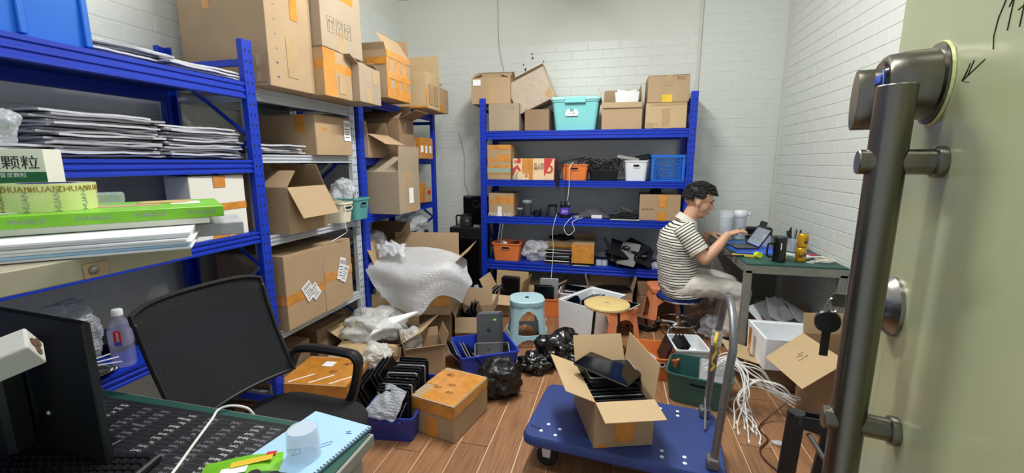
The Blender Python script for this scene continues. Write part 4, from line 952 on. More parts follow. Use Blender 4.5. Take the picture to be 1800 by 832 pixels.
# notebook, cup, packets, cable on the desk
t = thing('spiral_notebook', 'pale blue spiral notebook with pen scribbles on the desk corner', 'notebook', (-.684, .782, .752), R(-8))
q = MB(); q.box((0, 0, .004), (.185, .205, .008), bev=.0012); q.build('pages', 'paper_blue', t)
for k in range(22):
    q = MB(); q.tube([(.091+.0045*math.cos(a), -.095+k*.009, .004+.0065*math.sin(a)) for a in [2*PI*j/10 for j in range(10)]], .0011, 5, closed=True); q.build('coil', 'steel', t)
strokes('scribble', [[(-.02, -.05), (-.01, -.035), (.0, -.055), (.01, -.04), (-.005, -.03), (-.03, -.045)], [(.03, .0), (.045, .02), (.05, .01), (.035, -.01)], [(.05, .06), (.06, .066), (.055, .055), (.068, .06)]], .0007, TR(0, 0, .0084), 'ink_blue', t)
t = thing('plastic_cup', 'clear plastic cup standing upside down on the blue notebook', 'cup', (-.665, .735, .7605))
q = MB(); q.lathe([(.034, 0), (.036, .002), (.035, .035), (.033, .066), (.030, .070), (.0285, .066), (.0325, .034), (.034, .002)], 32, cap1=False, cap0=False); q.lathe([(.030, .069), (.02, .0685), (.001, .0685)], 32); q.build('wall', 'frost_plastic', t, smooth=True)
t = thing('snack_packet', 'bright green snack packet at the bottom edge of the desk', 'packet', (-.765, .665, .754), R(30))
def pk(w, d, h): return lambda u, v: ((u-.5)*w, (v-.5)*d, h*(math.sin(PI*u)**.6)*(math.sin(PI*v)**.6)+.001+.002*nzq(u, v))
def nzq(u, v): return noise.noise(V((u*7, v*7, 2.5)))
q = MB(); q.grid(pk(.17, .10, .022), 14, 10); q.build('film', 'green_pack', t, smooth=True)
q = MB(); q.box((.05, .03, .014), (.02, .02, .001), rx=-.2); q.build('red_print', 'ink_red', t)
q = MB(); q.box((-.01, -.02, .0215), (.05, .02, .001)); q.build('white_print', 'paper_white', t)
q = MB(); q.box((.02, .0, .0235), (.08, .018, .001), rz=.1); q.build('yellow_print', 'tape_yellow', t)
t = thing('tea_packet', 'dark green packet with round black prints by the snack packet', 'packet', (-.69, .635, .756), R(8))
q = MB(); q.grid(pk(.12, .09, .02), 14, 10); q.build('film', 'green_dark', t, smooth=True)
for dx in (-.022, .022): q = MB(); q.lathe([(.014, .019), (.013, .0215)], 16, M=TR(dx, .012, 0)); q.build('round_print', 'ink', t)
q = MB(); q.box((-.775, .722, .7535), (.11, .07, .001), rz=.7); o = q.build('paper_slip', 'paper_white'); tag(o, 'white paper slip between desk mat and blue notebook', 'paper')
q = MB(); q.tube(catmull([(-.86, .50, .757), (-.895, .60, .757), (-.955, .715, .758), (-1.0, .80, .758), (-1.02, .838, .760), (-1.0, .86, .762), (-.965, .88, .745), (-.95, .89, .70)], 6), .0032, 8); tag(q.build('desk_cable', 'cable_white', smooth=True), 'white cable running across the black desk mat', 'cable')
# things on the hutch
for k in range(6):
    q = MB(); q.box((0, 0, 0), (.42, .30, .0055), bev=.001); o = q.build('paper_sheaf', 'paper_white' if k != 1 else 'paper_blue'); o.matrix_basis = TR(-1.135-.004*math.sin(k*2), .665+.003*math.cos(k*3), 1.2395+.0062*k, rz=R(45+1.2*math.sin(k*1.6)))
    tag(o, f'{ORD[k]} sheaf from the bottom of the white paper stack above the desk', 'paper', 'paper stack on the hutch')
q = MB(); q.box((0, 0, 0), (.44, .26, .014), bev=.001); o = q.build('white_carton_flat', 'white_carton'); o.matrix_basis = TR(-1.19, .735, 1.2825, rz=R(50)); tag(o, 'flat white carton between the paper stack and the green box', 'box')
t = thing('green_flat_box', 'flat bright green box with white lettering on the paper stack', 'box', (-1.185, .725, 1.290), R(52))
q = MB(); q.box((0, 0, .013), (.50, .26, .026), bev=.0015); q.build('body', 'green_pack', t)
for k in range(5): text('lettering', 'MAISUI', .013, TR(-.17+.094*k, -.1306, .013, rx=PI/2), 'ink_mid', t, sx=1.35)
for (x, y, w_, d_, m_) in ((.05, .0, .16, .06, 'tan'), (-.08, -.06, .1, .03, 'paper_white'), (.18, .02, .06, .08, 'white_carton')):
    q = MB(); q.box((x, y, .0264), (w_, d_, .0008)); q.build('printed_patch', m_, t)
# tape roll
t = thing('tape_roll', 'roll of pale yellow printed packing tape on the green box', 'tape roll', (-1.215, .675, 1.3165), R(30))
q = MB(); q.lathe([(.045, 0), (.078, 0), (.078, .058), (.045, .058), (.045, 0)], 48, cap0=False, cap1=False); q.build('tape', 'tape_roll', t, smooth=True)
q = MB(); q.lathe([(.040, .001), (.0455, .001), (.0455, .0585), (.040, .0585), (.040, .001)], 40, cap0=False, cap1=False); q.build('core', 'navy_core', t, smooth=True)
def cyl(r): return lambda c: V((r*math.sin(c.x/r), -r*math.cos(c.x/r), c.y)) if True else c
def wrapc(r, z0, vert=False):
    def f(c):
        x, y = (c.x, c.y) if not vert else (-c.y, c.x)
        return V(((r+c.z)*math.sin(x/r), -(r+c.z)*math.cos(x/r), y+z0))
    return f
for k in range(6):
    a = -75+k*34
    text('print', 'HUAN' if k % 2 else 'ZHUAN', .017, TR(0, 0, 0, rz=R(a)), 'ink_gold', t, warp=wrapc(.0785, .047))
    text('print', 'HUAN', .015, TR(0, 0, 0, rz=R(a+12)), 'ink_gold' if k < 2 else 'ink_grey', t, warp=wrapc(.0785, .022, True))
# medicine box
t = thing('medicine_box', 'white medicine box with black Chinese characters behind the tape roll', 'box', (-1.435, .72, 1.3165), R(36))
q = MB(); q.box((0, 0, .067), (.19, .075, .134), bev=.001); q.build('carton', 'white_carton', t)
text('lettering', '冒灵颗粒', .034, TR(.018, -.0382, .1, rx=PI/2), 'ink', t)
q = MB(); q.box((0, -.0379, .055), (.19, .0006, .05)); st = q.build('green_band', 'ink_green', t)
text('small_lettering', '感冒灵颗粒', .012, TR(.03, -.0386, .072, rx=PI/2), 'ink_white', st)
t = thing('clear_case', 'small clear plastic case behind the tape roll on the green box', 'case', (-1.245, .80, 1.3165), R(50))
q = MB(); q.box((0, 0, .014), (.07, .05, .028), bev=.006, seg=2); q.build('shell', 'frost_plastic', t)
t = thing('craft_sticks', 'row of pale wooden sticks lying on the green box', 'sticks', (-1.14, .86, 1.3165), R(50))
for k in range(6):
    q = MB(); q.loft([rrect(.10, .009, .0044, .0002, 3), rrect(.10, .009, .0044, .003, 3)]); o = q.build('stick', 'seat_wood', t); o.matrix_basis = TR(.004*(k % 3), -.03+.012*k, .0, rz=.03*k)
crumple('clear plastic bag lying on the medicine box at the left edge', (-1.47, .715, 1.50), .085, .05, .055, 'clear_film', 3, .35, floor=-.037)
t = thing('grey_tray', 'grey tray end sticking out under the green box beside white box', 'tray', (-1.06, .90, 1.2375), R(50))
q = MB(); q.box((0, 0, .016), (.16, .2, .032), bev=.002); q.build('body', 'foam_mailer_grey', t)

# ------------------------------------------------------------------ green work table
t = thing('work_table', 'work table with green top and worn metal frame by right wall', 'table', (0, 0, 0))
q = MB(); q.box((1.172, 3.725, .7425), (.60, 1.27, .012), bev=.002); q.build('top', 'green_mat', t)
for (c_, s_) in (((1.172, 3.105, .708), (.60, .03, .055)), ((.885, 3.725, .708), (.03, 1.22, .055)), ((1.172, 4.345, .708), (.60, .03, .055)), ((1.457, 3.725, .708), (.03, 1.22, .055))):
    q = MB(); q.box(c_, s_, bev=.002); q.build('frame_rail', 'table_leg', t)
for (x, y) in ((.893, 3.113), (1.45, 3.113), (.893, 4.337), (1.45, 4.337)):
    q = MB(); q.box((x, y, .35), (.046, .046, .70), bev=.003); q.build('leg', 'table_leg', t)
q = MB(); q.box((1.172, 4.2, .42), (.54, .015, .5)); q.build('back_panel', 'desk_frame', t)
# on the table
def wrk(name, label, cat, x, y, z=.7495, rz=0, group=None): return thing(name, label, cat, (x, y, z), rz, group)
q = MB(); q.box((1.06, 3.68, .752), (.34, .50, .005), bev=.001); tag(q.build('silicone_mat', 'blue_mat'), 'blue silicone repair mat on the green work table', 'mat')
t = wrk('open_tablet', 'opened tablet with its screen frame raised on the blue mat', 'tablet', .99, 3.69, .7555, R(8))
q = MB(); q.loft([rrect(.17, .24, .012, 0, 3), rrect(.17, .24, .012, .007, 3)]); q.build('housing', 'black_plastic', t)
q = MB(); q.loft([rrect(.155, .225, .008, .0072, 2), rrect(.155, .225, .008, .008, 2)]); q.build('battery_tray', 'alu_grey', t)
q = MB(); q.loft([rrect(.17, .24, .012, 0, 3), rrect(.17, .24, .012, .006, 3), rrect(.15, .215, .008, .006, 3), rrect(.15, .215, .008, 0, 3)], False, False, M=TR(.085, 0, .008) @ Matrix.Rotation(R(-58), 4, 'Y') @ TR(.085, 0, 0)); fr = q.build('screen_frame', 'black_plastic', t)
q = MB(); q.loft([rrect(.15, .215, .008, .002, 3), rrect(.15, .215, .008, .003, 3)], M=TR(.085, 0, .008) @ Matrix.Rotation(R(-58), 4, 'Y') @ TR(.085, 0, 0)); q.build('glass', 'clear_plastic', fr)
t = wrk('thermos_mug', 'black mug with grey lid and side handle on green table', 'mug', 1.10, 3.20)
q = MB(); q.lathe([(.036, 0), (.04, .004), (.040, .12), (.042, .165), (.040, .168)], 32); q.build('body', 'black_gloss', t, smooth=True)
q = MB(); q.lathe([(.0405, .168), (.039, .177), (.012, .181), (.0, .181)], 32, cap1=False); q.build('lid', 'alu_grey', t, smooth=True)
q = MB(); q.tube(catmull([(-.038, -.0, .12), (-.066, -.0, .122), (-.075, -.0, .10), (-.075, -.0, .05), (-.066, -.0, .032), (-.038, -.0, .03)], 4), .007, 8); q.build('handle', 'black_plastic', t, smooth=True)
q = MB(); q.box((-.005, -.0405, .11), (.006, .001, .045)); q.build('gauge', 'ink_white', t)
for k in range(2):
    t = wrk('drink_can', ('lower of two stacked gold drink cans beside black mug', 'upper of two stacked gold drink cans beside black mug')[k], 'can', 1.243+.003*k, 3.235, .7495+.097*k, .6*k, 'gold drink cans')
    q = MB(); q.lathe([(.026, 0), (.0315, .006), (.0325, .012), (.0325, .085), (.028, .094), (.0265, .096)], 28); q.build('can_body', 'gold', t, smooth=True)
    q = MB(); q.lathe([(.027, .0955), (.0265, .0975), (.022, .0968), (.001, .0968)], 28); q.build('can_lid', 'steel', t, smooth=True)
    for (a, w_, z_, h_) in ((-20, .02, .06, .014), (-20, .012, .04, .01), (30, .016, .05, .012)):
        q = MB(); q.loft([[V((.0328*math.sin(R(a)+s*w_/.0325), -.0328*math.cos(R(a)+s*w_/.0325), z_+dz)) for s in (-1, -.3, .3, 1)] for dz in (-h_, h_)], False, False, closed=False); q.build('print', 'ink_brown', t)
t = wrk('pen_cup', 'clear green cup full of black pens and tools by right wall', 'cup', 1.33, 3.62)
q = MB(); q.lathe([(.04, 0), (.045, .1), (.042, .1), (.037, .004)], 24); q.build('cup', 'frost_plastic', t, smooth=True)
for k in range(8):
    a = k*.9; q = MB(); q.tube([(.015*math.cos(a), .015*math.sin(a), .008), (.045*math.cos(a), .045*math.sin(a), .15+.012*(k % 3))], [.004, .007], 6); q.build('pen', 'black_plastic' if k != 5 else 'alu_silver', t)
t = wrk('masking_tape', 'flat roll of pale masking tape at the table end', 'tape roll', 1.40, 3.27)
q = MB(); q.lathe([(.042, 0), (.056, 0), (.056, .02), (.042, .02), (.042, 0)], 36, cap0=False, cap1=False); q.build('roll', 'bin_cream', t, smooth=True)
t = wrk('glue_roll', 'bright yellow-green round sponge roll on the table edge', 'roll', .995, 3.28, .772)
q = MB(); q.lathe([(.006, -.02), (.022, -.02), (.022, .02), (.006, .02)], 20, M=TR(0, 0, 0, rx=R(80), rz=R(20))); q.build('roll', 'yellow_green', t, smooth=True)
q = MB(); q.box((-.09, .03, -.014), (.14, .02, .012), rz=-.25); q.build('handle', 'tape_yellow', t)
q = MB(); q.tube([(.74, 3.26, .765), (.80, 3.275, .7575), (.91, 3.30, .7565)], .006, 8); tag(q.build('pry_stick', 'black_plastic'), 'black stick jutting over the left edge of green table', 'tool')
t = wrk('tall_jug', 'frosted white jug behind the man\'s hands', 'jug', .945, 4.03)
q = MB(); q.lathe([(.052, 0), (.056, .004), (.060, .25), (.057, .25), (.053, .006)], 32); q.build('wall', 'frost_plastic', t, smooth=True)
q = MB(); q.lathe([(.05, .006), (.055, .2), (.0, .2)], 32, cap1=False); q.build('filling', 'bin_white', t, smooth=True)
t = wrk('glass_pitcher', 'clear pitcher with white lid beside the frosted jug', 'pitcher', 1.07, 4.09)
q = MB(); q.lathe([(.05, 0), (.055, .004), (.05, .21), (.047, .21), (.05, .006)], 32); q.build('wall', 'clear_plastic', t, smooth=True)
q = MB(); q.lathe([(.056, .2), (.06, .215), (.058, .235), (.045, .252), (.02, .258), (.0, .258)], 32, cap1=False); ld_ = q.build('lid', 'bin_white', t, smooth=True)
q = MB(); q.box((.065, 0, .222), (.03, .03, .022), bev=.006); q.build('spout', 'bin_white', ld_)
q = MB(); q.tube(catmull([(-.05, 0, .19), (-.09, 0, .19), (-.095, 0, .12), (-.085, 0, .05), (-.05, 0, .04)], 4), .007, 8); q.build('handle', 'clear_plastic', t, smooth=True)
t = wrk('phone_charger', 'black box speaker against the wall behind the blue mat', 'speaker', 1.25, 4.25)
q = MB(); q.box((0, 0, .045), (.26, .08, .09), bev=.02, seg=3); q.build('case', 'black_plastic', t)
q = MB(); q.box((-.03, -.0405, .02), (.12, .002, .006)); q.build('light_strip', 'ink_white', t)
t = wrk('remote_control', 'dark multimeter with buttons propped behind the mug', 'multimeter', 1.22, 4.0, .7555, R(-10))
q = MB(); q.box((0, 0, .085), (.055, .02, .17), bev=.006, rx=-.35, ry=.25); q.build('case', 'black_plastic', t)
for k in range(6): q = MB(); q.box(((k % 2)*.022-.005, -.034+.012*(k//2), .06+.03*(k//2)), (.014, .004, .016), rx=-.35, ry=.25); q.build('button', 'alu_grey', t)
t = wrk('clear_jar', 'small clear jar standing between multimeter and mug', 'jar', 1.18, 3.72, .7555)
q = MB(); q.lathe([(.03, 0), (.033, .003), (.033, .07), (.026, .085), (.026, .095), (.024, .095), (.03, .07), (.03, .004)], 24); q.build('wall', 'clear_plastic', t, smooth=True)
for k, (x, y, c_, a, l_) in enumerate(((1.30, 3.36, 'bin_white', .5, .12), (1.34, 3.44, 'purple', .2, .14), (1.38, 3.42, 'red_plastic', -.3, .07), (1.22, 3.45, 'bin_white', -.9, .15), (1.28, 3.30, 'alu_grey', 1.1, .12), (1.38, 3.36, 'paper_white', .1, .13), (1.33, 3.33, 'paper_white', .7, .1), (1.18, 3.33, 'tape_yellow', 1.3, .14))):
    t = wrk('repair_tool', ('white pry card by the gold cans', 'purple screwdriver holder near the right wall', 'red plastic clip near the right wall', 'white plastic blade behind the gold cans', 'grey file lying beside the gold cans', 'crumpled white paper before the pens', 'folded white paper by the masking tape', 'yellow marker behind the black mug')[k], 'tool', x, y, .7495, a, 'small tools on the work table')
    q = MB(); q.box((0, 0, .009), (l_, .024, .018), bev=.004, jit=.003); q.build('grip', c_, t)
    q = MB(); q.box((l_*.6, 0, .006), (l_*.3, .008, .006), bev=.001); q.build('tip', 'alu_silver' if k in (1, 4) else c_, t)
for k in range(4):
    q = MB(); x0, y0 = 1.30+.035*k, 3.20+.02*(k % 2); q.tube([(x0+.03*math.cos(a)*(1+.2*k), y0+.018*math.sin(a), .753+.0045*k) for a in [j*.5 for j in range(11+k)]], .0028, 6)
    tag(q.build('white_loop_cable', 'cable_white', smooth=True), f'{ORD[k]} small white cable loop from the left at the table front edge', 'cable', 'cable loops on the work table')
# ------------------------------------------------------------------ door (open, at the right edge)
NX, NY = -.977, .213          # outward normal of the door face
dang = math.atan2(.977, .213)  # direction along the door, away from the camera
D0 = V((.406, .669, 0))
MD = Matrix.Translation(D0) @ Matrix.Rotation(dang, 4, 'Z')   # local x along door (away), local y = normal towards the room, z up
dr = bpy.data.objects.new('door_1', None); col.objects.link(dr); dr.matrix_basis = MD; stru(dr)
q = MB(); q.box((-.215, -.0225, 1.06), (.906, .045, 2.10), bev=.002); q.build('door_leaf', 'door_paint', dr)
q = MB(); q.box((.2385, -.0225, 1.06), (.002, .043, 2.09)); q.build('edge_strip', 'door_edge', dr)
# pull handle
q = MB(); q.tube([(0, .058, .90), (0, .058, 1.517)], .0215, 32); ph = q.build('pull_handle', 'brushed', dr, smooth=True)
q = MB(); q.lathe([(.0216, 1.5172), (.0205, 1.5185), (.001, 1.5186)], 28, M=TR(0, .058, 0)); q.build('end_cap', 'steel', ph, smooth=True)
for z in (1.42, 1.039):
    q = MB(); q.tube([(0, .088, z), (0, .0, z)], .0165, 28); st = q.build('standoff', 'brushed', ph, smooth=True)
    q = MB(); q.lathe([(.0195, .0), (.0205, .002), (.0205, .010), (.018, .012)], 24, M=TR(0, 0, z, rx=-PI/2)); q.build('collar', 'steel', st, smooth=True)
    q = MB(); q.lathe([(.0166, .088), (.015, .0895), (.001, .09)], 24, M=TR(0, 0, z, rx=-PI/2)); q.build('cap', 'steel', st, smooth=True)
# fingerprint lock knob
q = MB(); q.lathe([(.053, 0), (.053, .006), (.047, .008), (.0465, .03), (.043, .056), (.040, .060), (.030, .061)], 40, M=TR(.063, 0, 1.525, rx=-PI/2)); lk = q.build('lock_knob', 'brushed', dr, smooth=True)
q = MB(); q.lathe([(.036, .0605), (.034, .064), (.001, .0645)], 32, M=TR(.063, 0, 1.525, rx=-PI/2)); q.build('display', 'black_gloss', lk, smooth=True)
mat('lcd_blue', (70, 110, 220), .4, var=0, emit=.3)
text('digits', '88:88', .016, TR(.063, .0652, 1.535, rx=PI/2, rz=PI), 'lcd_blue', lk)
q = MB(); q.tube([(.063+.03*math.cos(a), .0645, 1.525+.03*math.sin(a)) for a in [R(140+k*9) for k in range(14)]], .0012, 5); q.build('light_ring', 'lcd_blue', lk)
q = MB(); q.loft([[V((.095+sx*.028*math.cos(a), y, 1.512+.044*math.sin(a)*(1 if math.sin(a) > 0 else 1.0))) for a in [2*PI*k/28 for k in range(28)]] for y, sx in ((.045, 1.0), (.075, .96), (.082, .8))]); cv = q.build('lock_cover', 'brushed', lk, smooth=True)
q = MB(); q.lathe([(.056, 0), (.054, .003)], 32, M=TR(.063, 0.0004, 1.525, rx=-PI/2), cap0=False, cap1=False); q.build('sealant', 'tape_roll', lk)
# cylinder lock
q = MB(); q.lathe([(.046, 0), (.046, .005), (.040, .012), (.030, .024), (.018, .027), (.001, .027)], 36, M=TR(.085, 0, 1.20, rx=-PI/2)); q.build('cylinder_lock', 'steel', dr, smooth=True)
# arrow and handwriting on the door
strokes('handwriting', [[(0, 0), (.046, .016)], [(.012, .014), (0, 0), (.018, -.004)], [(.014, .018), (.006, .004)], [(.022, .02), (.012, .004)]], .0005, TR(-.012, .0004, 1.517, rx=PI/2, rz=PI), 'ink', dr)
strokes('handwriting', [[(.002, .022), (-.007, .006), (-.010, -.012), (-.006, -.026)], [(.010, .012), (.016, .020), (.022, .022)], [(.017, .018), (.015, -.012)], [(.028, .004), (.048, .008)], [(.030, .018), (.044, .022)], [(.038, .02), (.036, -.014)]], .0005, TR(-.078, .0004, 1.566, rx=PI/2, rz=PI), 'ink', dr)
# keys hanging from the cylinder lock
kr = thing('key_bunch', 'bunch of keys with black headed key hanging from the door lock', 'keys', M=MD @ TR(.085, .027, 1.20))
q = MB(); q.box((0, .012, 0), (.008, .034, .002)); q.build('inserted_blade', 'steel', kr)
q = MB(); q.loft([rrect(.022, .024, .006, -.001), rrect(.022, .024, .006, .001)], M=TR(0, .040, 0, ry=PI/2)); q.build('key_bow', 'steel', kr)
for dx in (-.002, .002):
    q = MB(); q.tube([(dx, .048+.008*math.cos(a), -.009+.012*math.sin(a)) for a in [2*PI*k/20 for k in range(20)]], .001, 5, closed=True); q.build('split_ring', 'chrome', kr)
q = MB(); q.loft([rrect(.034, .034, .015, -.0045, 5), rrect(.038, .037, .017, 0, 5), rrect(.034, .034, .015, .0045, 5)], M=TR(0, .053, -.038, ry=PI/2, rx=0)); q.build('key_head', 'black_plastic', kr, smooth=True)
q = MB(); q.box((0, .053, -.075), (.003, .012, .045), bev=.0005); q.build('key_blade', 'iron', kr)

# ------------------------------------------------------------------ black folded stand, lower right
t = thing('folding_stand', 'black folded stand with silver bolts below the door handle', 'stand', (.60, 1.45, 0), R(-14))
q = MB(); q.tube([(-.02, .02, .002), (0, 0, .615)], .026, 16); q.build('post', 'black_plastic', t, smooth=True)
q = MB(); q.lathe([(.0262, .612), (.024, .62), (.001, .621)], 16); q.build('post_cap', 'black_gloss', t, smooth=True)
q = MB(); q.prism([(0, 0), (.10, -.01), (.105, .02), (.09, .045), (0, .04)], .006, M=TR(.0, -.012, .575, rx=PI/2)); q.prism([(0, 0), (.10, -.01), (.105, .02), (.09, .045), (0, .04)], .006, M=TR(.0, .024, .575, rx=PI/2)); bk_ = q.build('bracket', 'black_plastic', t)
q = MB(); q.lathe([(.011, -.05), (.011, .0), (.008, .002)], 12, M=TR(.02, -.0, .578, rx=PI/2, rz=.3)); q.build('bolt', 'steel', bk_, smooth=True)
q = MB(); q.tube([(.03, -.045, .578), (.085, -.055, .50), (.17, -.07, .36)], .0075, 10); q.build('strut', 'steel', t, smooth=True)
q = MB(); q.prism([(.03, .02), (.22, .02), (.17, .65), (.085, .65)], .022, M=TR(0, .035, 0, rx=PI/2)); pl_ = q.build('side_plate', 'black_plastic', t)
q = MB(); q.lathe([(.008, 0), (.008, .002)], 4, M=TR(.11, .0125, .45, rx=PI/2), sy=1.8); q.build('plate_hole', 'steel', pl_)
q = MB(); q.box((.10, .03, .012), (.34, .10, .02), bev=.004); q.build('foot', 'black_plastic', t)
crumple('pale crumpled tape scrap stuck beside the lower handle mount', (.415, .90, .935), .018, .018, .02, 'tape_roll', 9, .5, cat='tape scrap', name='tape_scrap', sub=2) if False else None

# ------------------------------------------------------------------ coffee dispenser in the corner
t = thing('coffee_dispenser', 'black hot drink dispenser with a glass pot in the back corner', 'dispenser', (-1.50, 4.28, 0))
q = MB(); q.box((0, 0, .38), (.34, .34, .75), bev=.01, seg=2); q.build('cabinet', 'black_plastic', t)
q = MB(); q.box((0, -.171, .34), (.31, .006, .60), bev=.002); q.build('door_panel', 'black_gloss', t)
text('lettering', 'MIDEA', .016, TR(-.07, -.1755, .665, rx=PI/2), 'ink_grey', t) if False else None
q = MB()
for k in range(7): q.box((-.14+.012*k, -.175, .675), (.008, .001, .010))
o = q.build('small_lettering', 'ink_grey', t); o['kind'] = 'stuff'
q = MB(); q.box((.05, .06, .91), (.24, .18, .32), bev=.02, seg=2); q.build('tower', 'black_gloss', t)
q = MB(); q.tube([(.08+.035*math.cos(2*PI*k/20), -.033, .99+.035*math.sin(2*PI*k/20)) for k in range(20)], .004, 6, closed=True); q.build('dial_ring', 'chrome', t)
q = MB(); q.box((.11, -.10, .765), (.07, .02, .022)); q.build('drip_label', 'alu_silver', t)
t = thing('coffee_pot', 'glass and steel coffee pot standing on the black dispenser', 'pot', (-1.51, 4.18, .757))
q = MB(); q.lathe([(.055, 0), (.062, .01), (.062, .08), (.056, .11), (.05, .112)], 28); q.build('glass_body', 'smoke_plastic', t, smooth=True)
q = MB(); q.lathe([(.054, .11), (.056, .122), (.03, .132), (.001, .134)], 28); q.build('lid', 'black_plastic', t, smooth=True)
q = MB(); q.lathe([(.0635, .055), (.0635, .075)], 28, cap0=False, cap1=False); q.build('band', 'steel', t, smooth=True)
q = MB(); q.tube(catmull([(-.055, 0, .11), (-.10, 0, .11), (-.105, 0, .06), (-.10, 0, -.0+.005)], 4), .009, 8, flat=1.5); q.build('handle', 'black_plastic', t, smooth=True)
# wall cables by the corner
for k, P in enumerate(([(-1.26, 4.575, 3.1), (-1.25, 4.575, 2.6), (-1.19, 4.575, 2.3), (-1.21, 4.575, 2.0), (-1.38, 4.575, 1.72)], [(-1.72, 4.575, 1.75), (-1.66, 4.575, 1.5), (-1.66, 4.575, 1.2), (-1.60, 4.575, 1.0), (-1.62, 4.57, .6)], [(-1.50, 4.575, 1.65), (-1.48, 4.575, 1.45), (-1.45, 4.575, 1.3), (-1.42, 4.575, 1.1)])):
    q = MB(); q.tube(catmull(P, 6), .0035, 6); tag(q.build('wall_cable', 'foam_mailer_grey', smooth=True), ('thin grey cable hanging down the back wall above the racks', 'thin grey cable on the wall beside the corner rack', 'thin grey cable on the wall above the coffee pot')[k], 'cable', 'wall cables')

# ------------------------------------------------------------------ foam mailers on the left rack
def mailer_mesh(seed, w=.36, d=.30, th=.011):
    q = MB(); NUM = 10
    f = lambda u, v, s: ((u-.5)*w, (v-.5)*d, s*th/2*(1-.35*max(abs(u-.5)*2, abs(v-.5)*2)**6)+.006*noise.noise(V((u*2.2, v*2.2, seed*3.7)))+.003*noise.noise(V((u*6, v*6, seed))))
    for s in (-1, 1): q.grid(lambda u, v: f(u, v, s), NUM, NUM)
    bmesh.ops.remove_doubles(q.bm, verts=q.bm.verts[:], dist=.0001)
    n = NUM
    top = [V(f(i/n, 0, 1)) for i in range(n)]+[V(f(1, i/n, 1)) for i in range(n)]+[V(f(1-i/n, 1, 1)) for i in range(n)]+[V(f(0, 1-i/n, 1)) for i in range(n)]
    bot = [V(f(i/n, 0, -1)) for i in range(n)]+[V(f(1, i/n, -1)) for i in range(n)]+[V(f(1-i/n, 1, -1)) for i in range(n)]+[V(f(0, 1-i/n, -1)) for i in range(n)]
    q.loft([bot, top], False, False)
    return q.mesh('mailer', 'foam_mailer' if seed % 2 else 'foam_mailer_grey', smooth=True)
MM = [mailer_mesh(s) for s in range(6)]
def pile(n, x, y, z, dz, spread, what, group, rz0=90, fan=4):
    for k in range(n):
        o = link('foam_mailer', MM[(k*5+n) % 6], None, TR(x+spread*math.sin(k*1.9), y+spread*math.cos(k*2.7), z+.012+dz*k, rz=R(rz0+fan*math.sin(k*1.3))))
        tag(o, f'{ORD[k]} foam mailer from the bottom of {what}', 'mailer', group)
pile(16, -1.98, 1.22, 1.432, .0098, .02, 'the tied pile on left rack', 'foam mailers in the tied pile')
pile(14, -1.97, 1.60, 1.432, .0098, .016, 'the pile beside the blue post', 'foam mailers by the post')
pile(4, -1.99, .93, 1.432, .0095, .03, 'the low pile behind medicine box', 'foam mailers in the low pile', fan=12)
pile(6, -1.98, 1.32, 1.802, .0085, .02, 'the pile beside the blue crate', 'foam mailers beside the crate', fan=5)
pile(4, -1.94, 1.62, 1.802, .0085, .015, 'the pile at the left rack top end', 'foam mailers at the rack top end')
pile(5, -2.0, 2.08, 1.462, .0095, .02, 'the pile before the long worn box', 'foam mailers before the long box', fan=10)
q = MB(); q.tube([(-1.98, 1.22+.17*math.cos(a), 1.515+.078*math.sin(a)) for a in [2*PI*k/24 for k in range(24)]], .0015, 5, closed=True); tag(q.build('binding_string', 'cable_black'), 'thin dark string tied around the foam mailer pile', 'string')
# white box with orange tape on the left rack third shelf
t, dm = carton('white box with orange tape bands on the left rack', -1.845, 1.60, 1.072, .13, .29, .285, R(2), 'white_carton', tape=[('right', (0, .44, 1, .56), 'o'), ('right', (.66, .0, .82, .22), 'o'), ('right', (.30, .0, .62, .1), 'o'), ('right', (.4, .82, .62, 1), 'o'), ('front', (0, .44, 1, .56), 'o')], group='boxes on the left rack')
# water bottle
t = thing('water_bottle', 'clear water bottle with red and purple label on the low rack shelf', 'bottle', (-1.81, 1.14, .652), R(40))
q = MB(); q.loft([rrect(.062, .062, .016, 0), rrect(.066, .066, .018, .01), rrect(.066, .066, .018, .14), rrect(.055, .055, .02, .17), rrect(.032, .032, .015, .19), rrect(.03, .03, .014, .2)]); q.build('wall', 'water', t, smooth=True)
q = MB(); q.lathe([(.0175, .198), (.0175, .218), (.015, .222), (.001, .222)], 20); q.build('cap', 'bin_white', t, smooth=True)
q = MB(); q.loft([rrect(.0672, .0672, .0185, .085), rrect(.0672, .0672, .0185, .15)], False, False); q.build('label_band', 'water', t, smooth=True)
q = MB(); q.loft([rrect(.022, .058, .009, 0), rrect(.022, .058, .009, .001)], M=TR(0, -.0338, .118, rx=PI/2)); lb = q.build('label', 'ink_red', t)
text('lettering', 'Ganten', .0145, TR(0, -.0352, .12, rx=PI/2, ry=-PI/2) , 'ink_white', lb)
q = MB(); q.box((0, -.0352, .097), (.02, .0006, .016)); q.build('purple_band', 'purple', lb)

# ------------------------------------------------------------------ bags, films, bubble wrap
crumple('bunched bubble wrap leaning behind the monitor on the low shelf', (-1.94, 1.06, .79), .10, .085, .13, 'bubble', 1, .35, cat='bubble wrap', name='bubble_wrap', floor=-.135, fr=2.4)
crumple('black crumpled garbage bag beside the orange-topped box', (-.655, 2.36, .10), .135, .12, .125, 'black_film_matte', 2, .35, floor=-.098, knot=False, fr=3.5, group='black bags')
crumple('shiny black garbage bag heaped behind the trolley', (-.33, 2.86, .10), .20, .15, .13, 'black_film', 5, .5, floor=-.098, fr=3.8, group='black bags')
crumple('flat end of a black garbage bag beside the blue bin', (-.50, 2.72, .05), .12, .10, .065, 'black_film', 8, .5, floor=-.048, fr=4, group='black bags')
crumple('milky plastic bags heaped in the open floor box', (-1.66, 2.60, .27), .22, .19, .10, 'milky_film', 11, .45, fr=3.5, floor=-.08)
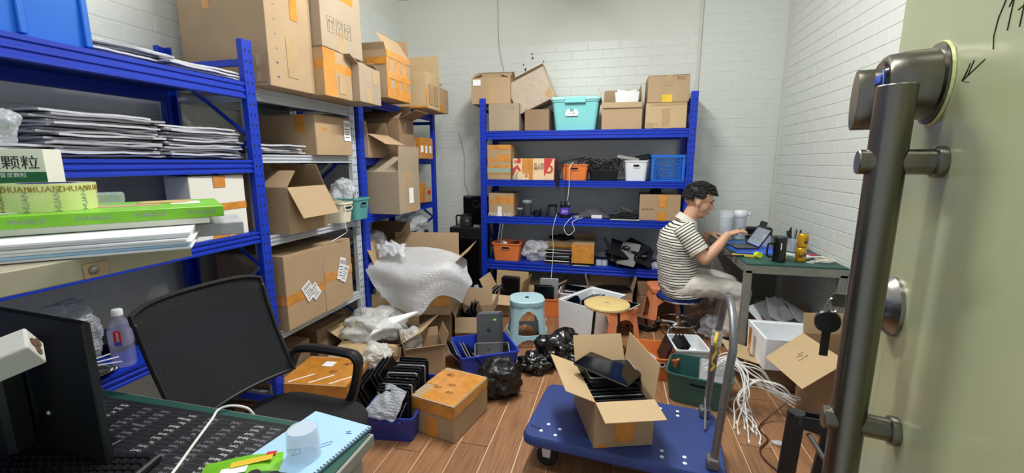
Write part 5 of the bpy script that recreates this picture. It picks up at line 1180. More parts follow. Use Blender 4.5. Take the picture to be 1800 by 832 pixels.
crumple('small milky plastic bag by the tilted tablets', (-1.42, 2.24, .21), .10, .09, .08, 'milky_film', 12, .45, fr=3.6, floor=-.06)
crumple('bubble wrap stuffed in the yellow taped box', (-1.33, 2.54, .19), .08, .07, .10, 'bubble', 13, .35, cat='bubble wrap', name='bubble_wrap', fr=2.4)
crumple('clear crumpled bag on back rack bottom shelf', (-.77, 4.20, .53), .13, .10, .10, 'clear_film', 14, .4, floor=-.1, fr=3.4)
crumple('clear bag with white cords above the teal bin', (-1.88, 2.65, 1.20), .09, .08, .10, 'clear_film', 15, .4, fr=3.2)
crumple('pale plastic bag on corner rack bottom shelf near white post', (-1.93, 3.06, .79), .11, .12, .085, 'bubble_dim', 16, .35, fr=2.6, floor=-.085)
crumple('clear film bundle behind the bubble wrap box on corner rack', (-1.90, 3.74, .83), .13, .18, .10, 'clear_film', 17, .45, fr=3.2, floor=-.086)
crumple('grey bubble wrap bundle on corner rack bottom shelf', (-1.84, 3.12, .70), .13, .13, .12, 'bubble_dim', 18, .35, fr=2.4, cat='bubble wrap', name='bubble_wrap', floor=-.195) if False else None
crumple('dark clear film heap beside the coffee dispenser', (-1.22, 3.62, .14), .12, .13, .14, 'clear_film', 19, .5, fr=3.4, floor=-.138)
crumple('black film scraps on the floor by the back rack post', (-1.16, 3.98, .09), .10, .09, .09, 'black_film', 20, .5, fr=4, floor=-.088)
crumple('clear crumpled bag tied under the man by the table leg', (.80, 3.55, .10), .10, .07, .09, 'clear_film', 21, .5, fr=3.6, floor=-.098)
crumple('black tangled film heap on back rack bottom shelf', (.14, 4.24, .52), .22, .15, .10, 'black_film_matte', 22, .5, fr=4.2, floor=-.093)
crumple('dark cloth on the taped box of back rack bottom shelf', (-.53, 4.37, .645), .13, .11, .028, 'black_fabric', 23, .4, cat='cloth', name='dark_cloth', floor=-.016)
crumple('small blue crumpled bag at the back rack bottom right', (.40, 4.13, .455), .05, .04, .035, 'clear_film', 24, .4, floor=-.028)
crumple('black rubber glove on the box beside the man', (.36, 4.22, 1.145), .05, .05, .03, 'black_fabric', 25, .4, cat='glove', name='black_glove', floor=-.018)
# big bubble wrap drape
G = [[(-2.0, 3.05, .775), (-1.80, 3.1, .745), (-1.58, 3.1, .742), (-1.30, 3.1, .735), (-1.12, 3.1, .66)],
     [(-1.93, 2.95, .69), (-1.74, 2.95, .69), (-1.525, 2.95, .70), (-1.22, 2.95, .715), (-1.06, 2.95, .61)],
     [(-1.84, 2.80, .65), (-1.64, 2.76, .645), (-1.401, 2.70, .63), (-1.15, 2.76, .68), (-1.00, 2.88, .545)],
     [(-1.73, 2.74, .52), (-1.60, 2.73, .49), (-1.36, 2.66, .49), (-1.16, 2.73, .585), (-1.02, 2.84, .50)],
     [(-1.58, 2.73, .365), (-1.50, 2.72, .352), (-1.32, 2.64, .345), (-1.19, 2.71, .49), (-1.06, 2.82, .40)]]
def cr1(P, t):
    n = len(P)-1; x = min(t*n, n-1e-6); i = int(x); f = x-i
    a = V(P[max(i-1, 0)]); b_ = V(P[i]); c_ = V(P[i+1]); d_ = V(P[min(i+2, n)])
    return .5*((2*b_)+(c_-a)*f+(2*a-5*b_+4*c_-d_)*f*f+(3*b_-a-3*c_+d_)*f**3)
def drape(G, k=0, amp=.012):
    return lambda u, v: cr1([cr1(r, u) for r in G], v)+V((0, 0, 1))*amp*noise.noise(V((u*6, v*6, k)))+V((0, -1, 0))*amp*.6*noise.noise(V((u*5, v*5, k+3)))
sheet('large bubble wrap sheet draped over the cardboard box', drape(G), 40, 40, 'bubble')
G2 = [[(-2.13, 3.02, .80), (-2.05, 2.98, .77), (-1.93, 2.95, .74)], [(-2.08, 2.94, .70), (-1.99, 2.90, .70), (-1.86, 2.88, .69)], [(-1.95, 2.86, .56), (-1.88, 2.82, .58), (-1.80, 2.80, .60)]]
sheet('smaller bubble wrap flap at the left of the drape', drape(G2, 5, .02), 18, 18, 'bubble')
G3 = [[(-1.85, 3.0, .79), (-1.72, 3.0, .80), (-1.58, 3.0, .78)], [(-1.80, 2.92, .76), (-1.70, 2.9, .80), (-1.55, 2.9, .765)], [(-1.72, 2.84, .70), (-1.62, 2.82, .74), (-1.5, 2.82, .72)]]
sheet('crumpled bubble wrap strip on top of the drape', drape(G3, 9, .04), 22, 18, 'bubble')
G4 = [[(-1.13, 1.87, .27), (-1.08, 1.85, .275), (-1.0, 1.83, .26)], [(-1.18, 1.79, .20), (-1.10, 1.77, .205), (-1.01, 1.76, .185)], [(-1.21, 1.745, .155), (-1.12, 1.735, .15), (-1.03, 1.74, .145)]]
sheet('bubble wrap scrap hanging over the front of the blue tablet bin', drape(G4, 12, .012), 16, 16, 'bubble_dim')
# folded white foam sheet
q = MB(); q.prism([(0, 0), (.05, .16), (.36, .20), (.30, .17)], .012); o = q.build('foam_sheet', 'paper_white'); o.matrix_basis = TR(-1.56, 2.40, .27, rz=R(16), rx=R(14), ry=R(-10)); tag(o, 'pointed white foam sheet on the heap of milky bags', 'foam sheet', 'white foam sheets')
# foam offcuts under the table
for k, (x, y, z, rx_, ry_, rz_, m_) in enumerate(((1.14, 3.36, .33, .5, -.35, .3, 'foam_mailer'), (1.22, 3.36, .32, .45, .5, .1, 'paper_white'), (1.30, 3.38, .31, .5, .5, -.1, 'foam_mailer'), (1.37, 3.36, .30, .35, .5, .2, 'paper_white'))):
    q = MB(); q.box((0, 0, 0), (.24, .22, .006), bev=.001); o = q.build('foam_offcut', m_); o.matrix_basis = TR(x, y, z, rx=rx_, ry=ry_, rz=rz_); tag(o, f'{ORD[k]} white foam offcut from the left in the box under the table', 'foam sheet', 'foam offcuts under the table')

# ------------------------------------------------------------------ cables
for k in range(22):
    a = rnd.uniform(-1, 1); b_ = rnd.uniform(-1, 1)
    ex = .66+.13*rnd.random(); ey = 2.22+.32*rnd.random()
    if k % 3 == 0:
        P = [(.60+.06*a, 2.62+.05*b_, .20), (.70+.03*a, 2.60+.04*b_, .27+.03*b_), (.82+.03*a, 2.56+.03*b_, .21+.04*a), (.95, 2.53+.03*a, .13+.03*b_), (1.03+.02*a, 2.52+.03*b_, .09+.03*a)]
    elif k % 3 == 1:
        P = [(1.02, 2.50+.02*a, .12+.03*b_), (.92+.02*a, 2.52+.02*b_, .16+.03*a), (.80+.03*b_, 2.50+.04*a, .20+.03*b_), (.72+.02*a, 2.44+.03*b_, .12+.03*a), (ex, ey+.04, .03), (ex+.02*a, ey-.02, .006)]
    else:
        P = [(.58+.05*a, 2.58+.05*b_, .20), (.66+.02*a, 2.56+.03*b_, .285+.02*a), (.75+.03*b_, 2.50+.03*a, .24), (.73+.03*a, 2.42+.03*b_, .13), (ex+.01, ey+.05, .03), (ex, ey-.01, .006)]
    t = thing('white_cable', 'white cable in the bundle between green bin and drooping flap box' if k % 3 == 0 else ('white cable running from the bundle down to the floor' if k % 3 == 1 else 'white cable hanging from the green bin to the floor'), 'cable', (0, 0, 0), 0, 'white cable bundle')
    q = MB(); q.tube(catmull(P, 7), .0032, 6); q.build('cord', 'cable_white', t, smooth=True)
    if k % 3:
        p = V(P[-1]); dd = (V(P[-1])-V(P[-2])).normalized(); q = MB(); q.tube([p, p+V((dd.x, dd.y, 0))*.028], .0055, 8); q.build('plug', 'cable_white', t)
q = MB(); q.tube(catmull([(.97, 2.48, .10), (.86, 2.42, .02), (.80, 2.34, .006), (.815, 2.25, .006), (.75, 2.15, .006), (.755, 2.06, .006), (.82, 1.95, .006), (.84, 1.88, .006)], 7), .0042, 8); tag(q.build('power_cable', 'brown_cord', smooth=True), 'dark brown power cord trailing on the floor beside the cables', 'cable')
# silver case in the green bin
q = MB(); q.box((.62, 2.63, .135), (.16, .20, .10), bev=.008, rz=-.2, rx=.25); tag(q.build('silver_case', 'alu_silver'), 'silver box lying in the dark green bin', 'case')
# rods in the white bin and crates
for k in range(3):
    q = MB(); q.box((.455+.022*k, 2.97, .19), (.006, .2, .06), rz=.1, ry=.5); tag(q.build('dark_rod', 'black_plastic'), f'{("left", "middle", "right")[k]} dark strip standing in the white bin', 'strip', 'dark strips in the white bin')
q = MB(); q.box((.37, 2.93, .15), (.012, .2, .15), rz=.1, ry=.35, bev=.002); tag(q.build('leaning_screen', 'black_plastic'), 'dark panel leaning in the orange bin beside the white one', 'panel')
crumple('clear film scrap lining the orange floor bin', (.24, 2.90, .06), .08, .10, .05, 'clear_film', 31, .35)
# back rack cables hanging
for k, (P, m_, lab) in enumerate(((( (-.465, 4.06, 1.41), (-.465, 4.04, 1.30), (-.46, 4.045, 1.15), (-.462, 4.05, 1.0)), 'cable_black', 'black cable hanging before the orange bin to the shelf below'),
     (((-.40, 4.08, 1.42), (-.43, 4.035, 1.36), (-.43, 4.04, 1.2), (-.44, 4.045, 1.09), (-.45, 4.05, 1.06)), 'cable_white', 'short white cable hanging from the orange bin on back rack'),
     (((-.55, 4.12, .92), (-.555, 4.045, .88), (-.58, 4.04, .75), (-.57, 4.045, .6), (-.575, 4.02, .42), (-.58, 4.0, .30), (-.60, 3.98, .16)), 'cable_white', 'long white cable hanging from middle shelf to the floor boxes'),
     (((-.40, 4.10, .896), (-.43, 4.045, .87), (-.47, 4.04, .80), (-.43, 4.04, .73), (-.37, 4.04, .78), (-.39, 4.045, .86), (-.30, 4.10, .896)), 'cable_white', 'white cable loop hanging off the back rack middle shelf'),
     (((-1.84, 2.50, 1.17), (-1.735, 2.46, 1.15), (-1.72, 2.44, 1.0), (-1.73, 2.46, .96), (-1.78, 2.36, .91)), 'cable_white', 'white cable hanging from the cream bin on white rack'))):
    q = MB(); q.tube(catmull(P, 6), .0027, 6); tag(q.build('hanging_cable', m_, smooth=True), lab, 'cable')
for k in range(12):
    a = rnd.random()*6; cx_ = -.16+.2*(rnd.random()-.5); q = MB()
    q.tube([(cx_+.13*math.cos(a+j*.42)*(1+.1*math.sin(j)), 4.20+.08*math.sin(a+j*.42), 1.37+.05*math.sin(j*.9+a)+.012*(k % 4)) for j in range(16)], .0045, 6)
    tag(q.build('coiled_cable', 'cable_black', smooth=True), 'black coiled cable in the tangle on the back rack', 'cable', 'black cable tangle')
for k in range(5):
    q = MB(); x0 = -.50-.012*k; q.tube(catmull([(-.30, 4.16, 1.44+.006*k), (-.42, 4.10, 1.44), (x0, 4.06, 1.40), (x0-.02, 4.05, 1.30), (x0-.03+.01*k, 4.055, 1.22-.015*k)], 5), .004, 6)
    tag(q.build('drooping_cable', 'cable_black', smooth=True), 'black cable drooping left of the orange bin on back rack', 'cable', 'drooping black cables')
q = MB(); q.box((.10, 4.20, 1.455), (.20, .05, .03), bev=.003, rz=-.15, ry=.18); tag(q.build('grey_plastic_bar', 'desk_frame'), 'grey plastic bar resting on the white bin of back rack', 'lid')
q = MB(); q.box((.23, 4.3, 1.46), (.14, .10, .05), bev=.01, ry=-.2); tag(q.build('black_case', 'black_plastic'), 'black case behind white bin and lattice crate', 'case')
# middle shelf clutter
def jar(label, x, r, h, m_, lidm='black_plastic', y=4.16):
    t = thing('parts_jar', label, 'jar', (x, y, .888), 0, 'jars on the middle shelf')
    q = MB(); q.lathe([(r*.92, 0), (r, .004), (r, h*.82), (r*.96, h*.84)], 20); q.build('wall', m_, t, smooth=True)
    q = MB(); q.lathe([(r*1.03, h*.83), (r*1.03, h*.98), (r*.9, h), (.001, h)], 20); q.build('lid', lidm, t, smooth=True)
    return t
jar('small clear jar right of the lettered carton on middle shelf', -.925, .032, .08, 'smoke_plastic', 'frost_plastic')
jar('tall cluttered clear jar on middle shelf', -.855, .045, .16, 'smoke_plastic', 'clear_plastic')
jar('squat dark jar on middle shelf', -.755, .035, .06, 'black_plastic')
jar('clear jar with grey lid on middle shelf', -.685, .038, .085, 'smoke_plastic', 'alu_grey')
jar('dark jar left of the purple can on middle shelf', -.60, .045, .12, 'smoke_plastic')
t = thing('purple_can', 'purple and blue can holding tools on the middle shelf', 'can', (-.475, 4.13, .888))
q = MB(); q.lathe([(.048, 0), (.05, .004), (.05, .12), (.047, .12), (.047, .006)], 28); q.build('wall', 'black_plastic', t, smooth=True)
q = MB(); q.lathe([(.0505, .035), (.0505, .1)], 28, cap0=False, cap1=False); q.build('label_band', 'purple', t, smooth=True)
text('lettering', '(en', .05, TR(0, 0, 0), 'ink_white', t, warp=wrapc(.0512, .068))
for k in range(4): a = k*1.6; q = MB(); q.tube([(.02*math.cos(a), .02*math.sin(a), .01), (.04*math.cos(a), .04*math.sin(a), .16)], .006, 6); q.build('tool', 'black_plastic' if k else 'alu_silver', t)
q = MB(); q.box((-.17, 4.14, .903), (.10, .06, .03), bev=.004); tag(q.build('white_adapter', 'bin_white'), 'small white adapter on the middle shelf', 'adapter')
q = MB(); q.lathe([(.014, 0), (.032, 0), (.032, .018), (.014, .018), (.014, 0)], 20, M=TR(-.36, 4.13, .889), cap0=False, cap1=False); tag(q.build('tape_ring', 'alu_silver', smooth=True), 'small silver tape ring beside the purple can', 'tape roll')
q = MB(); q.grid(lambda u, v: (-.38+.34*u, 4.14+.18*v, .892+.075*math.sin(PI*u)*math.sin(PI*v)**.7*(1+.5*nz(u, v, 5))), 18, 10); o = q.build('grey_cloth', 'cloth_dark', smooth=True); md = o.modifiers.new('t', 'SOLIDIFY'); md.thickness = .003; md.offset = 1; tag(o, 'grey cloth heaped on the middle shelf', 'cloth')
for k in range(6):
    q = MB(); q.box((0, 0, 0), (.22, .13, .008), bev=.001); o = q.build('circuit_panel', 'black_plastic'); o.matrix_basis = TR(.05+.02*k, 4.16+.01*(k % 2), .893+.0085*k, rz=.2*math.sin(k*2)); tag(o, f'{ORD[k]} dark panel from the bottom of the pile on middle shelf', 'panel', 'dark panels on the middle shelf')
for k in range(7):
    q = MB(); x0 = .0+.03*k; q.tube(catmull([(x0-.03, 4.12, .945), (x0+.02, 4.16, .975+.02*math.sin(k)), (x0+.07, 4.14, .985-.01*k), (x0+.12, 4.13, .945)], 4), .003, 5); tag(q.build('thin_black_cable', 'cable_black', smooth=True), 'thin black cable tangled over the middle shelf panels', 'cable', 'thin cables over the panels')
q = MB(); q.box((.09, 4.10, .889), (.26, .07, .002), rz=-.03); tag(q.build('white_sheet', 'paper_white'), 'white sheet under the dark panels on middle shelf', 'paper')
q = MB(); q.box((-.30, 4.10, .4275), (.16, .06, .002), rz=.1); tag(q.build('white_card', 'paper_white'), 'white card lying on back rack bottom shelf', 'paper')
for k, (x, m_, lab) in enumerate(((-1.11, 'bin_white', 'white bottle sticking out of the orange bin on back rack'), (-1.0, 'brown_cord', 'brown tool sticking out of the orange bin on back rack'))):
    q = MB(); q.box((x, 4.22, .585), (.04, .12, .05), bev=.01, rz=.5-k, ry=.4); tag(q.build('bin_item', m_), lab, 'tool')
for k in range(2):
    q = MB(); q.lathe([(.03, 0), (.03, .05), (.027, .05), (.027, .003)], 18, M=TR(-.135+.055*k, 4.15, .428)); tag(q.build('small_spool', 'frost_plastic', smooth=True), ('left', 'right')[k]+' clear spool between orange box and black heap', 'spool', 'clear spools')
q = MB(); q.box((-.02, 4.12, .57), (.02, .10, .30), bev=.004, ry=-.5); tag(q.build('leaning_laptop', 'black_plastic'), 'black laptop leaning between orange box and black heap', 'lid')
for k, (x, y, z, a, b_, c_) in enumerate(((.06, 4.15, .60, .5, .3, .2), (.20, 4.17, .62, .3, -.4, .8), (.14, 4.10, .56, .9, .1, -.3), (.28, 4.14, .55, .6, .5, .1))):
    tablet(f'{ORD[k]} dark frame from the left in the black heap on back rack', TR(x, y, z, rx=a, ry=b_, rz=c_), 'black', 'dark frames in the black heap', screen=None)
for k in range(2):
    q = MB(); q.tube([(-1.19+.03*k, 4.16, .432), (-1.15+.03*k, 4.22, .80)], .009, 10); tag(q.build('chrome_tube', 'chrome', smooth=True), ('left', 'right')[k]+' chrome tube leaning behind the orange bin on back rack', 'tube', 'leaning chrome tubes')
# floor litter
for k, (x, y) in enumerate(((.30, 3.66), (.85, 2.22), (.78, 2.5), (.22, 2.36))):
    crumple(('scrap of clear film on the floor by the orange stool', 'scrap of white paper near the power cord', 'scrap of clear film under the white cables', 'scrap of white film just beyond the trolley')[k], (x, y, .012), .03, .02, .012, 'clear_film', 40+k, .4, sub=2, name='film_scrap', cat='scrap', floor=-.01)
# marker number on the drooping flap
# ------------------------------------------------------------------ the man at the work table
def ball(q, c, r, M=None, sub=3):
    b = bmesh.new(); bmesh.ops.create_icosphere(b, subdivisions=sub, radius=1); b.verts.index_update()
    T = (M or Matrix.Identity(4)) @ Matrix.Translation(V(c)) @ Matrix.Diagonal(V((*r, 1)))
    q._add([v.co.copy() for v in b.verts], [[v.index for v in f.verts] for f in b.faces], T); b.free()
def limb(q, pts, rs, seg=16):
    P = catmull(pts, 6); n = len(pts)-1; rr = []
    for k in range(len(P)):
        x = k/6; i = min(int(x), n-1); f = x-i; rr.append(rs[i]*(1-f)+rs[i+1]*f)
    q.tube(P, rr, seg); ball(q, pts[0], (rs[0],)*3, sub=2); ball(q, pts[-1], (rs[-1],)*3, sub=2)
def hand(q, w, d, n, lat, curls, thumb_curl=.5, sc=1.):
    """w wrist, d towards the fingers, n palm side, lat towards the thumb"""
    w, d, n, lat = V(w), V(d).normalized(), V(n), V(lat)
    n = (n-d*n.dot(d)).normalized(); lat = (lat-d*lat.dot(d)-n*lat.dot(n)).normalized()
    M = Matrix((d, lat, n)).transposed().to_4x4(); M.translation = w
    q.loft([[V((x*sc, hw*sc*math.cos(a), ht*sc*math.sin(a))) for a in [2*PI*k/14 for k in range(14)]] for x, hw, ht in ((-.02, .024, .019), (.01, .026, .018), (.04, .036, .017), (.07, .040, .015), (.088, .038, .012))], M=M)
    tips = []
    for i, L in enumerate((.072, .080, .075, .058)):
        y = (.029-.0195*i)*sc; p = V((.082*sc, y, 0)); a = curls[i]*.45; pts = [p]; ang = a
        for s, ca in ((.45, 1.), (.32, 1.25), (.23, .8)):
            p = p+V((math.cos(ang), .06*(1.5-i)*.3, math.sin(ang)))*(L*s*sc); pts.append(p); ang += curls[i]*.42*ca
        pts = [M @ x for x in pts]; limb(q, pts, [.0095*sc, .0088*sc, .008*sc, .0068*sc], 10); tips.append(pts[-1])
    pts = [V((.015, .024, .004)), V((.045, .048, .012)), V((.072, .052, .022+.012*thumb_curl)), V((.094, .045, .034+.014*thumb_curl))]
    pts = [M @ (x*sc) for x in pts]; limb(q, pts, [.014*sc, .0115*sc, .0098*sc, .0078*sc], 10)
    return tips
PY = 3.60
man = thing('person', 'seated man in striped polo shirt repairing a tablet at the green table', 'person', (.545, PY, 0))
def W(o):  # world-space part under the man
    o.matrix_basis = Matrix.Translation(V((-.545, -PY, 0))); return o
HA = R(20); HF = V((math.cos(HA), 0, -math.sin(HA))); HU = V((math.sin(HA), 0, math.cos(HA)))
MH = Matrix((HF, V((0, 1, 0)), HU)).transposed().to_4x4(); MH.translation = V((.632, PY, 1.125))
q = MB()
ball(q, (-.012, 0, .028), (.105, .082, .102), MH); ball(q, (.03, 0, -.03), (.072, .070, .09), MH)
ball(q, (.045, 0, -.085), (.052, .050, .045), MH); ball(q, (.078, 0, -.106), (.022, .024, .020), MH)
ball(q, (.035, .045, -.035), (.045, .028, .05), MH); ball(q, (.035, -.045, -.035), (.045, .028, .05), MH)
ball(q, (.088, 0, .032), (.018, .05, .016), MH)
q.tube([MH @ V(p) for p in ((.094, 0, .022), (.112, 0, -.006), (.122, 0, -.026))], [.009, .012, .015], 10); ball(q, (.119, 0, -.030), (.014, .018, .011), MH)
ball(q, (.101, 0, -.061), (.011, .024, .007), MH, 2); ball(q, (.099, 0, -.074), (.011, .021, .008), MH, 2)
for s in (-1, 1):
    ball(q, (-.008, s*.083, -.012), (.022, .009, .034), MH, 2); ball(q, (-.004, s*.080, -.036), (.012, .008, .014), MH, 2)
limb(q, [(.61, PY, 1.06), (.58, PY, 1.0), (.55, PY, .93)], [.060, .058, .068])
# trunk
q.loft([[V((cx+rx*math.cos(a), PY+ry*math.sin(a), z)) for a in [2*PI*k/24 for k in range(24)]] for z, cx, rx, ry in ((.37, .55, .13, .16), (.5, .525, .13, .155), (.65, .495, .12, .155), (.8, .495, .115, .165), (.88, .51, .10, .165), (.93, .53, .075, .11), (.96, .545, .05, .06))])
SN, EN, WN = (.525, PY-.165, .885), (.668, PY-.225, .700), (.822, PY-.165, .885)
SF, EF, WF = (.545, PY+.165, .885), (.690, PY+.245, .700), (.752, PY+.125, .845)
limb(q, [SN, ((SN[0]+EN[0])/2, (SN[1]+EN[1])/2, (SN[2]+EN[2])/2), EN], [.058, .052, .043])
limb(q, [EN, ((EN[0]+WN[0])/2+.004, (EN[1]+WN[1])/2, (EN[2]+WN[2])/2-.006), WN], [.044, .040, .026])
limb(q, [SF, ((SF[0]+EF[0])/2, (SF[1]+EF[1])/2, (SF[2]+EF[2])/2), EF], [.058, .052, .043])
limb(q, [EF, ((EF[0]+WF[0])/2, (EF[1]+WF[1])/2, (EF[2]+WF[2])/2), WF], [.044, .040, .026])
hand(q, WN, (.86, .22, .30), (.25, .1, -1), (0, 1, .2), (.45, .6, .8, 1.0), .6, .98)
hand(q, WF, (.86, -.35, -.05), (.1, -.35, -1), (.1, -1, .2), (.7, .85, 1.0, 1.1), .6, .98)
for sgn, hx_, kx in ((-1, .55, .965), (1, .56, .945)):
    y = PY+sgn*.10; yk = PY+sgn*.125
    limb(q, [(hx_, y, .425), (.75, (y+yk)/2, .445), (kx, yk, .425)], [.075, .065, .052])
    limb(q, [(kx, yk, .425), (kx-.02, yk, .26), (kx-.07, yk, .09)], [.052, .046, .035])
    limb(q, [(kx-.11, yk, .045), (kx+.01, yk, .035)], [.035, .026])
body = q.build('body', 'skin', man); W(body)
md = body.modifiers.new('union', 'REMESH'); md.mode = 'VOXEL'; md.voxel_size = .0042; md.use_smooth_shade = True
md = body.modifiers.new('relax', 'SMOOTH'); md.factor = .5; md.iterations = 3
# face details
for s in (-1, 1):
    q = MB(); ball(q, (.094, s*.032, .012), (.006, .013, .0045), MH, 2); W(q.build('eye', 'ink', man, smooth=True))
    q = MB(); q.tube([MH @ V(p) for p in ((.098, s*.018, .034), (.0985, s*.034, .038), (.090, s*.05, .033))], .0042, 6); W(q.build('eyebrow', 'hair', man, smooth=True))
q = MB(); q.tube([MH @ V(p) for p in ((.098, -.024, -.067), (.1095, 0, -.0665), (.098, .024, -.067))], .0022, 6); mat('lip', (150, 92, 82), .5, var=0); W(q.build('mouth', 'lip', man, smooth=True))
# hair: cap plus many short tufts
q = MB()
b = bmesh.new(); bmesh.ops.create_icosphere(b, subdivisions=4, radius=1)
def hairline(p):   # p unit, local head axes
    a = math.atan2(p.y, p.x); return p.z > (-.42 if abs(a) > 1.9 else (-.05 if abs(a) > 1.25 else .40))
rm = [f for f in b.faces if not hairline(f.calc_center_median().normalized())]
bmesh.ops.delete(b, geom=rm, context='FACES')
for v in b.verts:
    p = v.co.normalized(); k = 1+.05*noise.noise(p*7)
    v.co = MH @ (V((-.012, 0, .030))+V((p.x*.112*k, p.y*.089*k, p.z*.112*k)))
q.bm.free(); q.bm = b
hr = random.Random(4)
for i in range(900):
    u = hr.uniform(-1, 1); a = hr.uniform(-PI, PI); s = math.sqrt(1-u*u); p = V((s*math.cos(a), s*math.sin(a), u))
    if not hairline(p) : continue
    base = V((-.012, 0, .030))+V((p.x*.110, p.y*.087, p.z*.110)); up_ = max(0, p.z)
    dr_ = (p+V((.55*up_+.1, hr.uniform(-.3, .3), .35*up_-.35*(1-up_)))+V((hr.uniform(-.12, .12), hr.uniform(-.12, .12), hr.uniform(-.12, .12)))+V((.9*up_, 0, -.2))).normalized()
    ln = .016+.016*up_*hr.random()+(.010 if p.x > .4 else 0)
    q.tube([MH @ base, MH @ (base+dr_*ln*.6), MH @ (base+dr_*ln+V((.004, 0, -.004)))], [.008, .006, .0012], 5)
W(q.build('hair', 'hair', man, smooth=True))
# polo shirt
def polo():
    m = mat('polo_stripes', (226, 224, 216), .85, var=0); nt = m.node_tree; N = nt.nodes; L = nt.links; b = N['Principled BSDF']
    at = N.new('ShaderNodeAttribute'); at.attribute_name = 'stripe'
    dv = N.new('ShaderNodeMath'); dv.operation = 'DIVIDE'; dv.inputs[1].default_value = .0215; L.new(at.outputs['Fac'], dv.inputs[0])
    fr = N.new('ShaderNodeMath'); fr.operation = 'FRACT'; L.new(dv.outputs[0], fr.inputs[0])
    lt = N.new('ShaderNodeMath'); lt.operation = 'LESS_THAN'; lt.inputs[1].default_value = .36; L.new(fr.outputs[0], lt.inputs[0])
    mx = N.new('ShaderNodeMix'); mx.data_type = 'RGBA'; L.new(lt.outputs[0], mx.inputs[0]); mx.inputs[6].default_value = (*lin((224, 222, 212)), 1); mx.inputs[7].default_value = (*lin((30, 33, 42)), 1)
    L.new(mx.outputs[2], b.inputs['Base Color'])
polo()
def striped_loft(name, rings, parent, m='polo_stripes', fold=.006, seed=0, cap1=False):
    """rings: (centre, x axis vector, y axis vector, arc length)"""
    n = 56; q = MB(); loops = []; st = []
    for c, ax, ay, s in rings:
        l = []
        for k in range(n):
            a = 2*PI*k/n; p = V(c)+V(ax)*math.cos(a)+V(ay)*math.sin(a)
            f = fold*noise.noise(V((math.cos(a)*1.6, math.sin(a)*1.6, s*16+seed)))+fold*.6*noise.noise(V((math.cos(a)*4, math.sin(a)*4, s*30+seed)))
            l.append(p+(p-V(c)).normalized()*f); st.append(s+.35*f)
        loops.append(l)
    q.loft(loops, False, cap1)
    me = q.mesh(name, m, smooth=True)
    at = me.attributes.new('stripe', 'FLOAT', 'POINT')
    for i, v in enumerate(st): at.data[i].value = v
    return W(link(name, me, parent))
KEY = [(.365, .565, .168, .185), (.42, .548, .170, .188), (.48, .530, .165, .186), (.58, .505, .152, .182), (.70, .487, .142, .19), (.80, .486, .138, .203), (.865, .497, .132, .205), (.91, .520, .108, .178), (.945, .540, .082, .125), (.972, .556, .066, .078)]
rings = []
for i in range(len(KEY)-1):
    for k in range(6):
        f = k/6; z, cx, rx, ry = [KEY[i][j]*(1-f)+KEY[i+1][j]*f for j in range(4)]
        tl = .30*(z-.62)   # rings tip forwards near the neck
        rings.append(((cx, PY, z), (rx*math.cos(tl), 0, -rx*math.sin(tl)), (0, ry, 0), z*1.04))
striped_loft('polo_shirt', rings, man, fold=.010, seed=2)
for nm, S0, E0, sd in (('near', SN, EN, 5), ('far', SF, EF, 9)):
    a, b_ = V(S0)+V((-.005, 0, .012)), V(E0); d = (b_-a).normalized(); u = d.cross(V((0, 1, 0))).normalized(); v = d.cross(u)
    rg = []
    for k in range(15):
        t_ = -.05+.225*k/14; r = .082-.02*(k/14)*.4 if k > 3 else .062+.02*k/3
        rg.append((a+d*t_, u*r, v*r*.95, t_))
    sl = striped_loft('sleeve', rg, man, fold=.005, seed=sd)
    q = MB(); e = rg[-1]; q.loft([[V(e[0])+d*x+(V(e[1])*math.cos(w_)+V(e[2])*math.sin(w_))*k_ for w_ in [2*PI*j/32 for j in range(32)]] for x, k_ in ((-.012, 1.01), (.012, 1.0), (.012, .94), (-.01, .93))], False, False); o = q.build('cuff', 'trousers', sl, smooth=True)
# collar
q = MB(); q.loft([[V((cx+rx*math.cos(a), PY+ry*math.sin(a), z-.32*rx*math.cos(a)-.018*(1+math.cos(a)))) for a in [2*PI*k/32 for k in range(32)]] for z, cx, rx, ry in ((.965, .553, .088, .098), (.99, .560, .074, .082), (1.012, .568, .066, .072), (1.008, .568, .061, .067), (.975, .557, .062, .07))], False, False); W(q.build('collar', 'trousers', man, smooth=True))
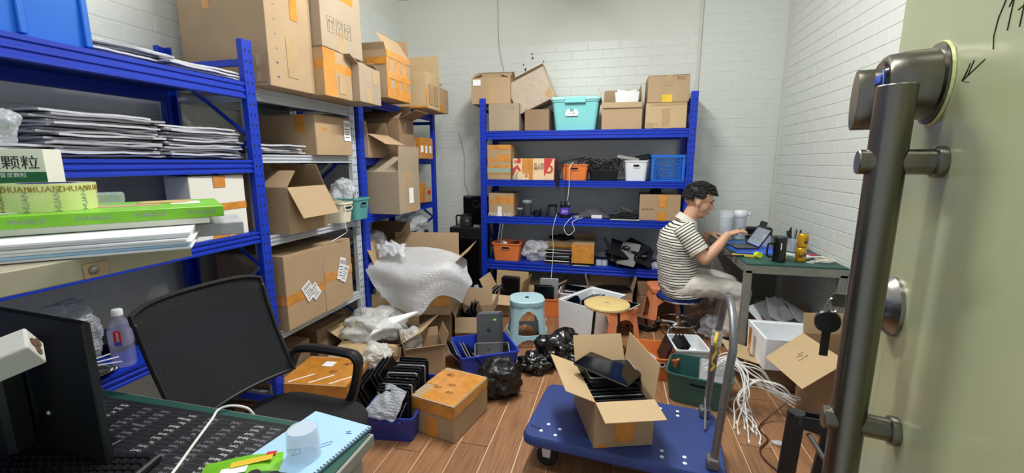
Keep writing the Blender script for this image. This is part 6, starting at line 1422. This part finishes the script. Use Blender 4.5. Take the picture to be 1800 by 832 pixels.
# trousers
q = MB()
for sgn, hx_, kx in ((-1, .55, .965), (1, .56, .945)):
    y = PY+sgn*.095; yk = PY+sgn*.125
    limb(q, [(hx_-.02, y, .435), (.68, (y+yk)/2, .462), (.83, (y+2*yk)/3, .455), (kx, yk, .43)], [.098, .092, .084, .074])
    limb(q, [(kx, yk, .43), (kx-.012, yk, .33), (kx-.05, yk, .14)], [.074, .068, .066])
ball(q, (.53, PY, .44), (.155, .185, .10))
tr_ = q.build('trousers', 'trousers', man); W(tr_)
md = tr_.modifiers.new('union', 'REMESH'); md.mode = 'VOXEL'; md.voxel_size = .009; md.use_smooth_shade = True
md = tr_.modifiers.new('relax', 'SMOOTH'); md.factor = .5; md.iterations = 4
tx = bpy.data.textures.new('folds', 'CLOUDS'); tx.noise_scale = .05
md = tr_.modifiers.new('folds', 'DISPLACE'); md.texture = tx; md.strength = .016; md.mid_level = .5; md.texture_coords = 'LOCAL'
for sgn, kx in ((-1, .965), (1, .945)):
    q = MB(); yk = PY+sgn*.125; x0 = kx-.095
    q.loft([[V((x0+.045+rx*math.cos(a), yk+ry*math.sin(a), z)) for a in [2*PI*k/20 for k in range(20)]] for z, rx, ry in ((.001, .125, .042), (.025, .13, .046), (.05, .115, .044), (.075, .075, .04))]); W(q.build('shoe', 'black_plastic', man, smooth=True))
# tool in the near hand
q = MB(); q.tube([(.905, PY-.125, .935), (.965, PY-.10, .885), (.985, PY-.09, .868)], [.004, .003, .0012], 8); tag(q.build('tweezers', 'steel', smooth=True), 'thin steel tool held in the man\'s nearer hand', 'tool')
# number in ink on the drooping flap is added to that flap
for o in bpy.data.objects:
    if o.get('label', '').startswith('open cardboard box with drooping flap'):
        fl_ = [c_ for c_ in o.children if c_.name.startswith('flap')][0]
        strokes('handwritten_number', [[(-.012, .03), (-.02, .0), (.008, .002)], [(0, .018), (-.002, -.022)], [(.018, .028), (.03, .03), (.028, .012), (.016, .01), (.03, -.004), (.024, -.026)]], .0013, TR(-.03, .0042, .12, rx=-PI/2, rz=0), 'ink_brown', fl_)
